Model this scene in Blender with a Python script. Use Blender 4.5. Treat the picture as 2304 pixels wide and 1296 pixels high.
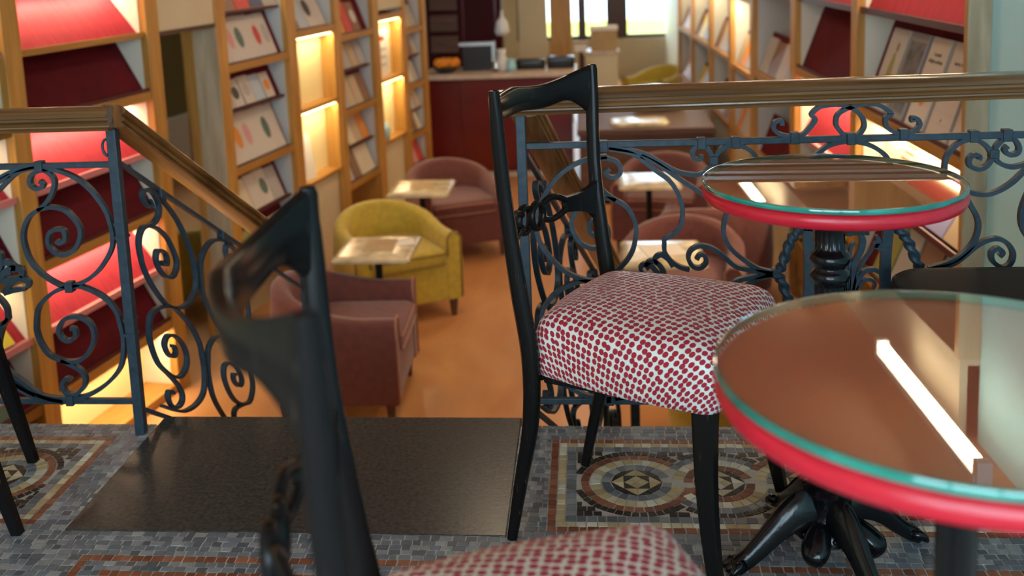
import bpy, math, random
from math import sin, cos, pi, sqrt, atan2, radians, hypot
from mathutils import Vector, Matrix

random.seed(7)
for o in list(bpy.data.objects): bpy.data.objects.remove(o, do_unlink=True)
scene = bpy.context.scene
COL = scene.collection

# ------------------------------------------------------------------ camera
CAM_H = 1.30
R_ = Vector((0.99465, 0.09460, -0.04150)); U_ = Vector((0.02638, 0.15573, 0.98745)); F_ = Vector((-0.09988, 0.98326, -0.15240))
cd = bpy.data.cameras.new('camera'); cam = bpy.data.objects.new('camera', cd); COL.objects.link(cam)
m = Matrix.Identity(4)
for i in range(3): m[i][0] = R_[i]; m[i][1] = U_[i]; m[i][2] = -F_[i]
m[2][3] = CAM_H
cam.matrix_world = m
cd.sensor_width = 36.0; cd.lens = 2308.0 / 2304.0 * 36.0
cd.shift_x = 63.0 / 2304.0; cd.shift_y = -398.0 / 2304.0
cd.clip_start = 0.05; cd.clip_end = 200
cd.dof.use_dof = True; cd.dof.focus_distance = 2.30; cd.dof.aperture_fstop = 2.9
scene.camera = cam
def to_px(p):
    w = Vector(p) - Vector((0, 0, CAM_H)); d = w.dot(F_)
    return 1089 + 2308 * w.dot(R_) / d, 250 - 2308 * w.dot(U_) / d

# ------------------------------------------------------------------ world, daylight, exposure
wd = bpy.data.worlds.new('daylight'); scene.world = wd; wd.use_nodes = True
bg = wd.node_tree.nodes['Background']; bg.inputs[0].default_value = (0.66, 0.85, 1.0, 1); bg.inputs[1].default_value = 15.0
def area(name, loc, rot, sx, sy, power, col, spread=None):
    l = bpy.data.lights.new(name, 'AREA'); l.shape = 'RECTANGLE'; l.size = sx; l.size_y = sy; l.energy = power; l.color = col
    if spread: l.spread = radians(spread)
    o = bpy.data.objects.new(name, l); COL.objects.link(o); o.location = loc; o.rotation_euler = rot
    return o
# daylight portal in the street window behind the camera (guides sampling of the sky through it)
po = area('street_window_portal', (-0.4, -2.38, 1.35), (radians(90), 0, 0), 3.4, 2.0, 1, (1, 1, 1)); po.data.cycles.is_portal = True
po2 = area('far_window_portal', (0.6, 18.9, 0.3), (radians(-90), 0, 0), 3.4, 2.4, 1, (1, 1, 1)); po2.data.cycles.is_portal = True
vs = scene.view_settings
vs.view_transform = 'Standard'; vs.look = 'None'; vs.exposure = 0.0; vs.gamma = 1.0; vs.use_curve_mapping = False

# ------------------------------------------------------------------ materials
MATS = {}
def new_mat(name):
    mt = bpy.data.materials.new(name); mt.use_nodes = True
    MATS[name] = mt
    return mt, mt.node_tree, mt.node_tree.nodes['Principled BSDF']
def node(nt, typ, **kw):
    n = nt.nodes.new(typ)
    for k, v in kw.items(): setattr(n, k, v)
    return n
def plain(name, col, rough=0.5, metal=0.0, noise=0.0, nscale=20.0, bump=0.0, coat=0.0, spec=0.5, sheen=0.0, stretch=None):
    mt, nt, b = new_mat(name)
    b.inputs['Base Color'].default_value = (*col, 1); b.inputs['Roughness'].default_value = rough; b.inputs['Metallic'].default_value = metal
    b.inputs['Coat Weight'].default_value = coat; b.inputs['Coat Roughness'].default_value = 0.08
    b.inputs['Specular IOR Level'].default_value = spec
    if sheen: b.inputs['Sheen Weight'].default_value = sheen
    if noise or bump:
        tc = node(nt, 'ShaderNodeTexCoord'); mp = node(nt, 'ShaderNodeMapping'); nz = node(nt, 'ShaderNodeTexNoise')
        nz.inputs['Scale'].default_value = nscale; nz.inputs['Detail'].default_value = 6
        if stretch: mp.inputs['Scale'].default_value = stretch
        nt.links.new(tc.outputs['Object'], mp.inputs[0]); nt.links.new(mp.outputs[0], nz.inputs['Vector'])
        if noise:
            mx = node(nt, 'ShaderNodeMix', data_type='RGBA')
            mx.inputs[6].default_value = tuple(c * (1 - noise) for c in col) + (1,); mx.inputs[7].default_value = tuple(min(1, c * (1 + noise)) for c in col) + (1,)
            cr = node(nt, 'ShaderNodeMapRange'); cr.inputs[1].default_value = 0.3; cr.inputs[2].default_value = 0.7
            nt.links.new(nz.outputs['Fac'], cr.inputs[0]); nt.links.new(cr.outputs[0], mx.inputs[0]); nt.links.new(mx.outputs[2], b.inputs['Base Color'])
        if bump:
            bp = node(nt, 'ShaderNodeBump'); bp.inputs['Strength'].default_value = bump; bp.inputs['Distance'].default_value = 0.002
            nt.links.new(nz.outputs['Fac'], bp.inputs['Height']); nt.links.new(bp.outputs[0], b.inputs['Normal'])
    return mt
def emit(name, col, strength):
    mt, nt, b = new_mat(name)
    b.inputs['Base Color'].default_value = (*col, 1); b.inputs['Emission Color'].default_value = (*col, 1); b.inputs['Emission Strength'].default_value = strength
    return mt
def attr_mat(name, rough, bump=0.3, nscale=60):
    mt, nt, b = new_mat(name)
    at = node(nt, 'ShaderNodeVertexColor', layer_name='Col'); tc = node(nt, 'ShaderNodeTexCoord'); nz = node(nt, 'ShaderNodeTexNoise')
    nz.inputs['Scale'].default_value = nscale; nz.inputs['Detail'].default_value = 5
    geo = node(nt, 'ShaderNodeNewGeometry')
    nt.links.new(geo.outputs['Position'], nz.inputs['Vector'])
    mr = node(nt, 'ShaderNodeMapRange'); mr.inputs[3].default_value = 0.72; mr.inputs[4].default_value = 1.28
    mx = node(nt, 'ShaderNodeMix', data_type='RGBA', blend_type='MULTIPLY'); mx.inputs[0].default_value = 1
    nt.links.new(nz.outputs['Fac'], mr.inputs[0]); nt.links.new(at.outputs[0], mx.inputs[6]); nt.links.new(mr.outputs[0], mx.inputs[7]); nt.links.new(mx.outputs[2], b.inputs['Base Color'])
    b.inputs['Roughness'].default_value = rough; b.inputs['Specular IOR Level'].default_value = 0.13
    bp = node(nt, 'ShaderNodeBump'); bp.inputs['Strength'].default_value = bump; bp.inputs['Distance'].default_value = 0.0008
    nt.links.new(nz.outputs['Fac'], bp.inputs['Height']); nt.links.new(bp.outputs[0], b.inputs['Normal'])
    return mt
def wood(name, c1, c2, rough=0.4, scale=(3, 3, 40), coat=0.0, bump=0.1):
    mt, nt, b = new_mat(name)
    tc = node(nt, 'ShaderNodeTexCoord'); mp = node(nt, 'ShaderNodeMapping'); mp.inputs['Scale'].default_value = scale
    nz = node(nt, 'ShaderNodeTexNoise'); nz.inputs['Scale'].default_value = 1.0; nz.inputs['Detail'].default_value = 7; nz.inputs['Distortion'].default_value = 0.6
    cr = node(nt, 'ShaderNodeValToRGB'); cr.color_ramp.elements[0].position = 0.3; cr.color_ramp.elements[1].position = 0.72
    cr.color_ramp.elements[0].color = (*c1, 1); cr.color_ramp.elements[1].color = (*c2, 1)
    nt.links.new(tc.outputs['Object'], mp.inputs[0]); nt.links.new(mp.outputs[0], nz.inputs['Vector']); nt.links.new(nz.outputs['Fac'], cr.inputs[0]); nt.links.new(cr.outputs[0], b.inputs['Base Color'])
    b.inputs['Roughness'].default_value = rough; b.inputs['Coat Weight'].default_value = coat; b.inputs['Coat Roughness'].default_value = 0.12
    bp = node(nt, 'ShaderNodeBump'); bp.inputs['Strength'].default_value = bump; bp.inputs['Distance'].default_value = 0.001
    nt.links.new(nz.outputs['Fac'], bp.inputs['Height']); nt.links.new(bp.outputs[0], b.inputs['Normal'])
    return mt
def lacquer(name):
    mt, nt, b = new_mat(name)
    tc = node(nt, 'ShaderNodeTexCoord'); mp = node(nt, 'ShaderNodeMapping'); mp.inputs['Scale'].default_value = (160, 160, 9)
    nz = node(nt, 'ShaderNodeTexNoise'); nz.inputs['Scale'].default_value = 1.0; nz.inputs['Detail'].default_value = 8
    cr = node(nt, 'ShaderNodeValToRGB'); cr.color_ramp.elements[0].position = 0.66; cr.color_ramp.elements[1].position = 0.80
    cr.color_ramp.elements[0].color = (0.007, 0.006, 0.006, 1); cr.color_ramp.elements[1].color = (0.10, 0.072, 0.05, 1)
    nt.links.new(tc.outputs['Object'], mp.inputs[0]); nt.links.new(mp.outputs[0], nz.inputs['Vector']); nt.links.new(nz.outputs['Fac'], cr.inputs[0]); nt.links.new(cr.outputs[0], b.inputs['Base Color'])
    b.inputs['Roughness'].default_value = 0.26; b.inputs['Specular IOR Level'].default_value = 0.15
    bp = node(nt, 'ShaderNodeBump'); bp.inputs['Strength'].default_value = 0.35; bp.inputs['Distance'].default_value = 0.0012
    nt.links.new(nz.outputs['Fac'], bp.inputs['Height']); nt.links.new(bp.outputs[0], b.inputs['Normal'])
    return mt
def dotted(name):
    mt, nt, b = new_mat(name)
    uv = node(nt, 'ShaderNodeUVMap', uv_map='UVMap'); mp = node(nt, 'ShaderNodeMapping'); mp.inputs['Rotation'].default_value = (0, 0, 0.35)
    vo = node(nt, 'ShaderNodeTexVoronoi'); vo.voronoi_dimensions = '2D'; vo.inputs['Scale'].default_value = 66; vo.inputs['Randomness'].default_value = 0.30
    nz = node(nt, 'ShaderNodeTexNoise'); nz.inputs['Scale'].default_value = 700; nz.inputs['Detail'].default_value = 2
    ad = node(nt, 'ShaderNodeMath', operation='MULTIPLY_ADD'); ad.inputs[1].default_value = 0.16; 
    nt.links.new(uv.outputs[0], mp.inputs[0]); nt.links.new(mp.outputs[0], vo.inputs['Vector']); nt.links.new(uv.outputs[0], nz.inputs['Vector'])
    nt.links.new(nz.outputs['Fac'], ad.inputs[0]); nt.links.new(vo.outputs['Distance'], ad.inputs[2])
    cr = node(nt, 'ShaderNodeMapRange'); cr.inputs[1].default_value = 0.475; cr.inputs[2].default_value = 0.51; cr.inputs[3].default_value = 1; cr.inputs[4].default_value = 0
    nt.links.new(ad.outputs[0], cr.inputs[0])
    mx = node(nt, 'ShaderNodeMix', data_type='RGBA'); mx.inputs[6].default_value = (0.72, 0.71, 0.66, 1); mx.inputs[7].default_value = (0.34, 0.008, 0.024, 1)
    nt.links.new(cr.outputs[0], mx.inputs[0]); nt.links.new(mx.outputs[2], b.inputs['Base Color'])
    rg = node(nt, 'ShaderNodeMapRange'); rg.inputs[3].default_value = 0.42; rg.inputs[4].default_value = 0.85
    nt.links.new(cr.outputs[0], rg.inputs[0]); nt.links.new(rg.outputs[0], b.inputs['Roughness'])
    sh = node(nt, 'ShaderNodeMath', operation='MULTIPLY'); sh.inputs[1].default_value = 0.5
    nt.links.new(cr.outputs[0], sh.inputs[0]); nt.links.new(sh.outputs[0], b.inputs['Sheen Weight']); b.inputs['Sheen Tint'].default_value = (1, 0.45, 0.5, 1); b.inputs['Sheen Roughness'].default_value = 0.35
    bp = node(nt, 'ShaderNodeBump'); bp.inputs['Strength'].default_value = 0.8; bp.inputs['Distance'].default_value = 0.002
    nt.links.new(cr.outputs[0], bp.inputs['Height']); nt.links.new(bp.outputs[0], b.inputs['Normal'])
    return mt
def pane(name, tint, refl=1.0):
    mt = bpy.data.materials.new(name); mt.use_nodes = True; nt = mt.node_tree; MATS[name] = mt
    nt.nodes.remove(nt.nodes['Principled BSDF']); out = nt.nodes['Material Output']
    tr = node(nt, 'ShaderNodeBsdfTransparent'); tr.inputs[0].default_value = (*tint, 1)
    gl = node(nt, 'ShaderNodeBsdfGlossy'); gl.inputs['Roughness'].default_value = 0.015; gl.inputs[0].default_value = (1, 1, 1, 1)
    fr = node(nt, 'ShaderNodeFresnel'); ge = node(nt, 'ShaderNodeNewGeometry'); io = node(nt, 'ShaderNodeMix', data_type='FLOAT'); io.inputs[2].default_value = 1.52; io.inputs[3].default_value = 1 / 1.52
    nt.links.new(ge.outputs['Backfacing'], io.inputs[0]); nt.links.new(io.outputs[0], fr.inputs[0])      # thin sheet: same reflectance from either side
    mu = node(nt, 'ShaderNodeMath', operation='MULTIPLY'); mu.inputs[1].default_value = refl; mu.use_clamp = True
    mx = node(nt, 'ShaderNodeMixShader')
    nt.links.new(fr.outputs[0], mu.inputs[0]); nt.links.new(mu.outputs[0], mx.inputs[0]); nt.links.new(tr.outputs[0], mx.inputs[1]); nt.links.new(gl.outputs[0], mx.inputs[2]); nt.links.new(mx.outputs[0], out.inputs[0])
    return mt

lacquer('black_lacquer'); dotted('dotted_velvet')
plain('blue_iron', (0.020, 0.036, 0.050), 0.45, 0.1, noise=0.25, nscale=45, bump=0.5, spec=0.35)
plain('black_cast_iron', (0.003, 0.003, 0.004), 0.20, 0.0, bump=0.3, nscale=70, coat=0.15, spec=0.3)
wood('rail_wood', (0.075, 0.032, 0.010), (0.21, 0.10, 0.036), 0.24, (1.5, 50, 50), coat=0.5)
wood('rail_wood_side', (0.085, 0.028, 0.007), (0.23, 0.085, 0.024), 0.28, (50, 2, 8), coat=0.4)
wood('honey_wood', (0.38, 0.175, 0.030), (0.56, 0.29, 0.062), 0.42, (30, 30, 2.0))
wood('honey_shelf', (0.33, 0.145, 0.022), (0.50, 0.245, 0.050), 0.42, (2.0, 30, 30))
wood('pale_wood', (0.33, 0.25, 0.15), (0.52, 0.42, 0.28), 0.5, (14, 14, 2.2))
wood('brown_wood', (0.060, 0.026, 0.014), (0.13, 0.06, 0.035), 0.6, (2, 20, 20))
wood('parquet', (0.46, 0.20, 0.07), (0.64, 0.32, 0.13), 0.33, (3.0, 1.2, 6))
plain('cream_side', (0.72, 0.66, 0.52), 0.6); plain('grey_side', (0.55, 0.57, 0.54), 0.6)
plain('cream_panel', (0.60, 0.52, 0.34), 0.55, noise=0.05, nscale=4)
plain('niche_white', (0.84, 0.71, 0.36), 0.6, noise=0.03, nscale=5)
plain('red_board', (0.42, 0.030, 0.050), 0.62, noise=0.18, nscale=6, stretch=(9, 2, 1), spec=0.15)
plain('maroon_shade_board', (0.10, 0.006, 0.011), 0.7, noise=0.2, nscale=5, spec=0.1)  # dark copy of the red board: shade under the upper tier put into colour
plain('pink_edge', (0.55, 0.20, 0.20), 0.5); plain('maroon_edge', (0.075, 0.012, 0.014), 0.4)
plain('red_paint', (0.52, 0.010, 0.026), 0.30, noise=0.15, nscale=30, bump=0.2, stretch=(1, 1, 12))
plain('table_veneer', (0.50, 0.080, 0.036), 0.4, 0.0, noise=0.05, nscale=120, spec=0.2)
plain('slab_stone', (0.040, 0.039, 0.036), 0.26, noise=0.4, nscale=90, bump=0.12, spec=0.22)
plain('grout', (0.42, 0.40, 0.36), 0.6, noise=0.15, nscale=30)
attr_mat('tessera', 0.36)
plain('blue_wall', (0.48, 0.88, 0.98), 0.6, noise=0.03, nscale=3); plain('plaster', (0.50, 0.42, 0.30), 0.8); plain('ceiling_paint', (0.56, 0.31, 0.19), 0.7)
plain('olive_wall', (0.17, 0.15, 0.06), 0.8); plain('white_board', (0.70, 0.69, 0.64), 0.5)
plain('leather', (0.010, 0.010, 0.011), 0.6, bump=0.5, nscale=260, spec=0.08)
plain('mauve_velvet', (0.135, 0.036, 0.030), 0.8, noise=0.15, nscale=25, sheen=0.25); plain('mauve_piping', (0.38, 0.17, 0.12), 0.7)
plain('yellow_velvet', (0.46, 0.34, 0.035), 0.8, noise=0.12, nscale=25, sheen=0.2); plain('yellow_piping', (0.26, 0.15, 0.03), 0.7)
plain('olive_velvet', (0.30, 0.23, 0.03), 0.85, noise=0.1, nscale=20)
plain('marble', (0.54, 0.45, 0.28), 0.22, noise=0.45, nscale=7); plain('dark_metal', (0.010, 0.010, 0.010), 0.4, 0.5)
plain('bar_red', (0.115, 0.008, 0.006), 0.22, noise=0.15, nscale=2); plain('bar_top', (0.55, 0.44, 0.34), 0.35, noise=0.2, nscale=12)
plain('bar_dark', (0.045, 0.004, 0.005), 0.5, spec=0.1); plain('black_gloss', (0.008, 0.007, 0.007), 0.25); plain('steel', (0.55, 0.56, 0.56), 0.22, 1.0)
plain('orange_bright', (0.75, 0.24, 0.01), 0.6, noise=0.3, nscale=18); plain('white_china', (0.72, 0.73, 0.72), 0.25); plain('glass_blue', (0.35, 0.62, 0.72), 0.1)
plain('box_card', (0.40, 0.27, 0.13), 0.7, noise=0.1, nscale=10); plain('paper', (0.74, 0.70, 0.62), 0.7); plain('frame_brown', (0.055, 0.020, 0.010), 0.35)
plain('street_blue', (0.10, 0.42, 0.55), 0.5); plain('street_yellow', (0.75, 0.66, 0.16), 0.6); plain('street_white', (0.80, 0.84, 0.88), 0.6); plain('street_grey', (0.3, 0.3, 0.3), 0.8)
plain('edge_green', (0.004, 0.20, 0.155), 0.06, coat=1.0, noise=0.45, nscale=9)
pane('glass_clear', (0.95, 0.99, 0.97), 1.25)
pane('window_glass', (0.96, 0.98, 0.98), 1.0)
emit('tube_glow', (1.0, 0.86, 0.64), 20.0); emit('led_glow', (1.0, 0.80, 0.42), 7.0)

# ------------------------------------------------------------------ geometry helpers
class G:
    """vertex / face collector; build() links one mesh object"""
    def __init__(s): s.v = []; s.f = []; s.mi = []
    def add(s, v, f, mi=0):
        b = len(s.v); s.v += [tuple(p) for p in v]; s.f += [[i + b for i in q] for q in f]; s.mi += [mi] * len(f); return s
    def box(s, x0, x1, y0, y1, z0, z1, mi=0):
        v = [(x0, y0, z0), (x1, y0, z0), (x1, y1, z0), (x0, y1, z0), (x0, y0, z1), (x1, y0, z1), (x1, y1, z1), (x0, y1, z1)]
        return s.add(v, [(3, 2, 1, 0), (4, 5, 6, 7), (0, 1, 5, 4), (1, 2, 6, 5), (2, 3, 7, 6), (3, 0, 4, 7)], mi)
    def loft(s, rings, cap=True, closed=True, mi=0):
        n = len(rings[0]); v = [p for r in rings for p in r]; f = []
        for i in range(len(rings) - 1):
            for j in range(n if closed else n - 1):
                k = (j + 1) % n; f.append((i * n + j, i * n + k, (i + 1) * n + k, (i + 1) * n + j))
        if cap and closed: f.append(tuple(range(n - 1, -1, -1))); f.append(tuple((len(rings) - 1) * n + j for j in range(n)))
        return s.add(v, f, mi)
    def lathe(s, prof, n=32, cx=0, cy=0, flute=None, mi=0):
        rings = []
        for r, z in prof:
            ring = []
            for j in range(n):
                a = 2 * pi * j / n; rr = r * (1 - (flute(r, z) * (0.5 + 0.5 * cos(a * (n // 4))) if flute else 0)); ring.append((cx + rr * cos(a), cy + rr * sin(a), z))
            rings.append(ring)
        return s.loft(rings, mi=mi)
    def flat(s, pts2, place, t, d, closed=False, mi=0, taper=0):
        """flat iron bar: 2d curve in a plane, in-plane thickness t, depth d; place(a,b,w)->xyz"""
        n = len(pts2); rings = []
        for i, (a, b) in enumerate(pts2):
            p = pts2[max(0, i - 1)]; q = pts2[min(n - 1, i + 1)]
            dx, dy = q[0] - p[0], q[1] - p[1]; l = hypot(dx, dy) or 1; nx, ny = -dy / l, dx / l
            tt = t * (1 - taper * max(0, (i / (n - 1) - 0.6) / 0.4)) / 2
            rings.append([place(a + nx * tt, b + ny * tt, -d / 2), place(a + nx * tt, b + ny * tt, d / 2), place(a - nx * tt, b - ny * tt, d / 2), place(a - nx * tt, b - ny * tt, -d / 2)])
        return s.loft(rings, mi=mi)
    def tube(s, path, rad, n=10, mi=0, sq=1.0):
        """round tube along a 3d path; rad number or list"""
        P = [Vector(p) for p in path]; N = len(P); up = Vector((0, 0, 1)); rings = []
        t0 = (P[1] - P[0]).normalized(); nrm = t0.cross(up)
        if nrm.length < 1e-3: nrm = t0.cross(Vector((1, 0, 0)))
        nrm.normalize()
        for i in range(N):
            t = (P[min(N - 1, i + 1)] - P[max(0, i - 1)]).normalized(); nrm = (nrm - t * nrm.dot(t)).normalized(); bn = t.cross(nrm)
            r = rad[i] if isinstance(rad, (list, tuple)) else rad
            rings.append([tuple(P[i] + nrm * (cos(2 * pi * j / n) * r) + bn * (sin(2 * pi * j / n) * r * sq)) for j in range(n)])
        return s.loft(rings, mi=mi)
    def prism(s, pts2, z0, z1, mi=0):
        n = len(pts2); v = [(x, y, z0) for x, y in pts2] + [(x, y, z1) for x, y in pts2]
        f = [tuple(range(n - 1, -1, -1)), tuple(range(n, 2 * n))] + [(j, (j + 1) % n, n + (j + 1) % n, n + j) for j in range(n)]
        return s.add(v, f, mi)
    def build(s, name, mat, parent=None, smooth=False, bevel=0, sub=0, kind=None, angle=None):
        me = bpy.data.meshes.new(name); me.from_pydata(s.v, [], s.f)
        for mm in (mat if isinstance(mat, (list, tuple)) else [mat]): me.materials.append(MATS[mm])
        if any(s.mi): me.polygons.foreach_set('material_index', s.mi)
        me.update()
        if smooth:
            me.polygons.foreach_set('use_smooth', [True] * len(me.polygons))
            if angle: me.set_sharp_from_angle(angle=radians(angle))
        o = bpy.data.objects.new(name, me); COL.objects.link(o)
        if parent: o.parent = parent
        if bevel:
            b = o.modifiers.new('bevel', 'BEVEL'); b.width = bevel; b.segments = 2; b.limit_method = 'ANGLE'
        if sub:
            b = o.modifiers.new('sub', 'SUBSURF'); b.levels = sub; b.render_levels = sub
        if kind: o['kind'] = kind
        return o
def tag(o, label, cat, group=None):
    o['label'] = label; o['category'] = cat
    if group: o['group'] = group
    return o
def thing(name, label, cat, loc=(0, 0, 0), rz=0.0, group=None):
    o = bpy.data.objects.new(name, None); COL.objects.link(o); o.empty_display_size = 0.05
    o.location = loc; o.rotation_euler = (0, 0, rz); return tag(o, label, cat, group)
def copy_thing(root, loc, rz, label, group=None):
    r = root.copy(); COL.objects.link(r); r.location = loc; r.rotation_euler = (0, 0, rz); r['label'] = label
    if group: r['group'] = group
    for ch in list(root.children):
        c = ch.copy(); COL.objects.link(c); c.parent = r
        for g in ch.children:
            d = g.copy(); COL.objects.link(d); d.parent = c
    return r
def crom(pts, n=6):
    """catmull-rom resample"""
    P = [tuple(p) for p in pts]; out = []; D = len(P[0])
    for i in range(len(P) - 1):
        a = P[max(0, i - 1)]; b = P[i]; c = P[i + 1]; d = P[min(len(P) - 1, i + 2)]
        for k in range(n):
            t = k / n; t2 = t * t; t3 = t2 * t
            out.append(tuple(0.5 * (2 * b[j] + (c[j] - a[j]) * t + (2 * a[j] - 5 * b[j] + 4 * c[j] - d[j]) * t2 + (3 * b[j] - a[j] - 3 * c[j] + d[j]) * t3) for j in range(D)))
    out.append(P[-1]); return out
def lerp(x, xs, ys):
    if x <= xs[0]: return ys[0]
    for i in range(len(xs) - 1):
        if x <= xs[i + 1]: return ys[i] + (ys[i + 1] - ys[i]) * (x - xs[i]) / (xs[i + 1] - xs[i])
    return ys[-1]
def struct(o): o['kind'] = 'structure'; return o
LOW = -1.10          # level of the lower shop floor

# ================================================================== THE SETTING
aL = radians(9.2); L0 = Vector((-1.991, 7.628, 0)); RZL = pi / 2 - aL       # left shelf wall: local x along the wall, local y into the wall
aR = radians(-1.3); R0 = Vector((1.386, 6.760, 0)); RZR = -pi / 2 - aR      # right shelf wall: local x towards the camera, local y into the wall
def on_wall(o, left=True):
    o.location = L0 if left else R0; o.rotation_euler = (0, 0, RZL if left else RZR); return o
EDGE = 2.675
# ---- platform floor with its mosaic
fl = struct(G().box(-3.1, 1.62, -2.4, EDGE, LOW, -0.0014).build('floor', 'grout', bevel=0.006))
landing = G().box(-1.250, -0.205, 2.125, 2.722, -0.045, 0.0015).build('landing_slab', 'slab_stone', fl, bevel=0.004)
struct(G().box(-5.2, 4.2, EDGE - 0.02, 19.2, LOW - 0.2, LOW).build('floor', 'parquet'))
GREY = [(0.150, 0.165, 0.185), (0.115, 0.130, 0.150), (0.19, 0.20, 0.215), (0.135, 0.15, 0.175), (0.09, 0.10, 0.115), (0.24, 0.25, 0.255)]
RED = [(0.215, 0.070, 0.035), (0.255, 0.095, 0.05), (0.17, 0.055, 0.03)]
CREAM = [(0.46, 0.38, 0.23), (0.54, 0.47, 0.32), (0.40, 0.31, 0.16), (0.58, 0.55, 0.46)]
BLACK = [(0.022, 0.018, 0.016), (0.032, 0.027, 0.024), (0.016, 0.014, 0.013)]
TILES = []      # (polygon, colour)
rnd = random.Random(3)
def tile(poly, pal, shrink=0.0016, jit=0.0009):
    c = rnd.choice(pal); k = rnd.uniform(0.85, 1.15); c = tuple(x * k for x in c)
    mx = sum(p[0] for p in poly) / len(poly); my = sum(p[1] for p in poly) / len(poly); out = []
    for x, y in poly:
        dx, dy = x - mx, y - my; l = hypot(dx, dy) or 1
        out.append((x - dx / l * shrink * 1.4 + rnd.uniform(-jit, jit), y - dy / l * shrink * 1.4 + rnd.uniform(-jit, jit)))
    TILES.append((out, c))
def strip(x0, x1, y0, y1, pal, size=0.024, along='x'):
    L = (x1 - x0) if along == 'x' else (y1 - y0); n = max(1, round(abs(L) / size)); cuts = [0] + sorted(min(0.999, max(0.001, (i + rnd.uniform(-0.16, 0.16)) / n)) for i in range(1, n)) + [1]
    for a, b in zip(cuts, cuts[1:]):
        if along == 'x': tile([(x0 + L * a, y0), (x0 + L * b, y0), (x0 + L * b, y1), (x0 + L * a, y1)], pal)
        else: tile([(x0, y0 + L * a), (x1, y0 + L * a), (x1, y0 + L * b), (x0, y0 + L * b)], pal)
def field(x0, x1, y0, y1, pal, row=0.0205, size=0.0255, skip=None):
    n = max(1, round((y1 - y0) / row))
    for i in range(n):
        ya = y0 + (y1 - y0) * i / n; yb = y0 + (y1 - y0) * (i + 1) / n; x = x0 - rnd.uniform(0, size) * 0.6
        while x < x1 - 1e-4:
            w = size * rnd.uniform(0.75, 1.3); xa = max(x0, x); xb = min(x1, x + w)
            if xb > xa + 0.004 and not (skip and skip((xa + xb) / 2, (ya + yb) / 2)): tile([(xa, ya), (xb, ya), (xb + rnd.uniform(-.002, .002) if xb < x1 else xb, yb), (xa, yb)], pal)
            x += w
PV0, PV1 = 2.150, 2.594; RC = 2.372; RAD, HB, IN = 0.100, 0.037, 0.063
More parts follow.
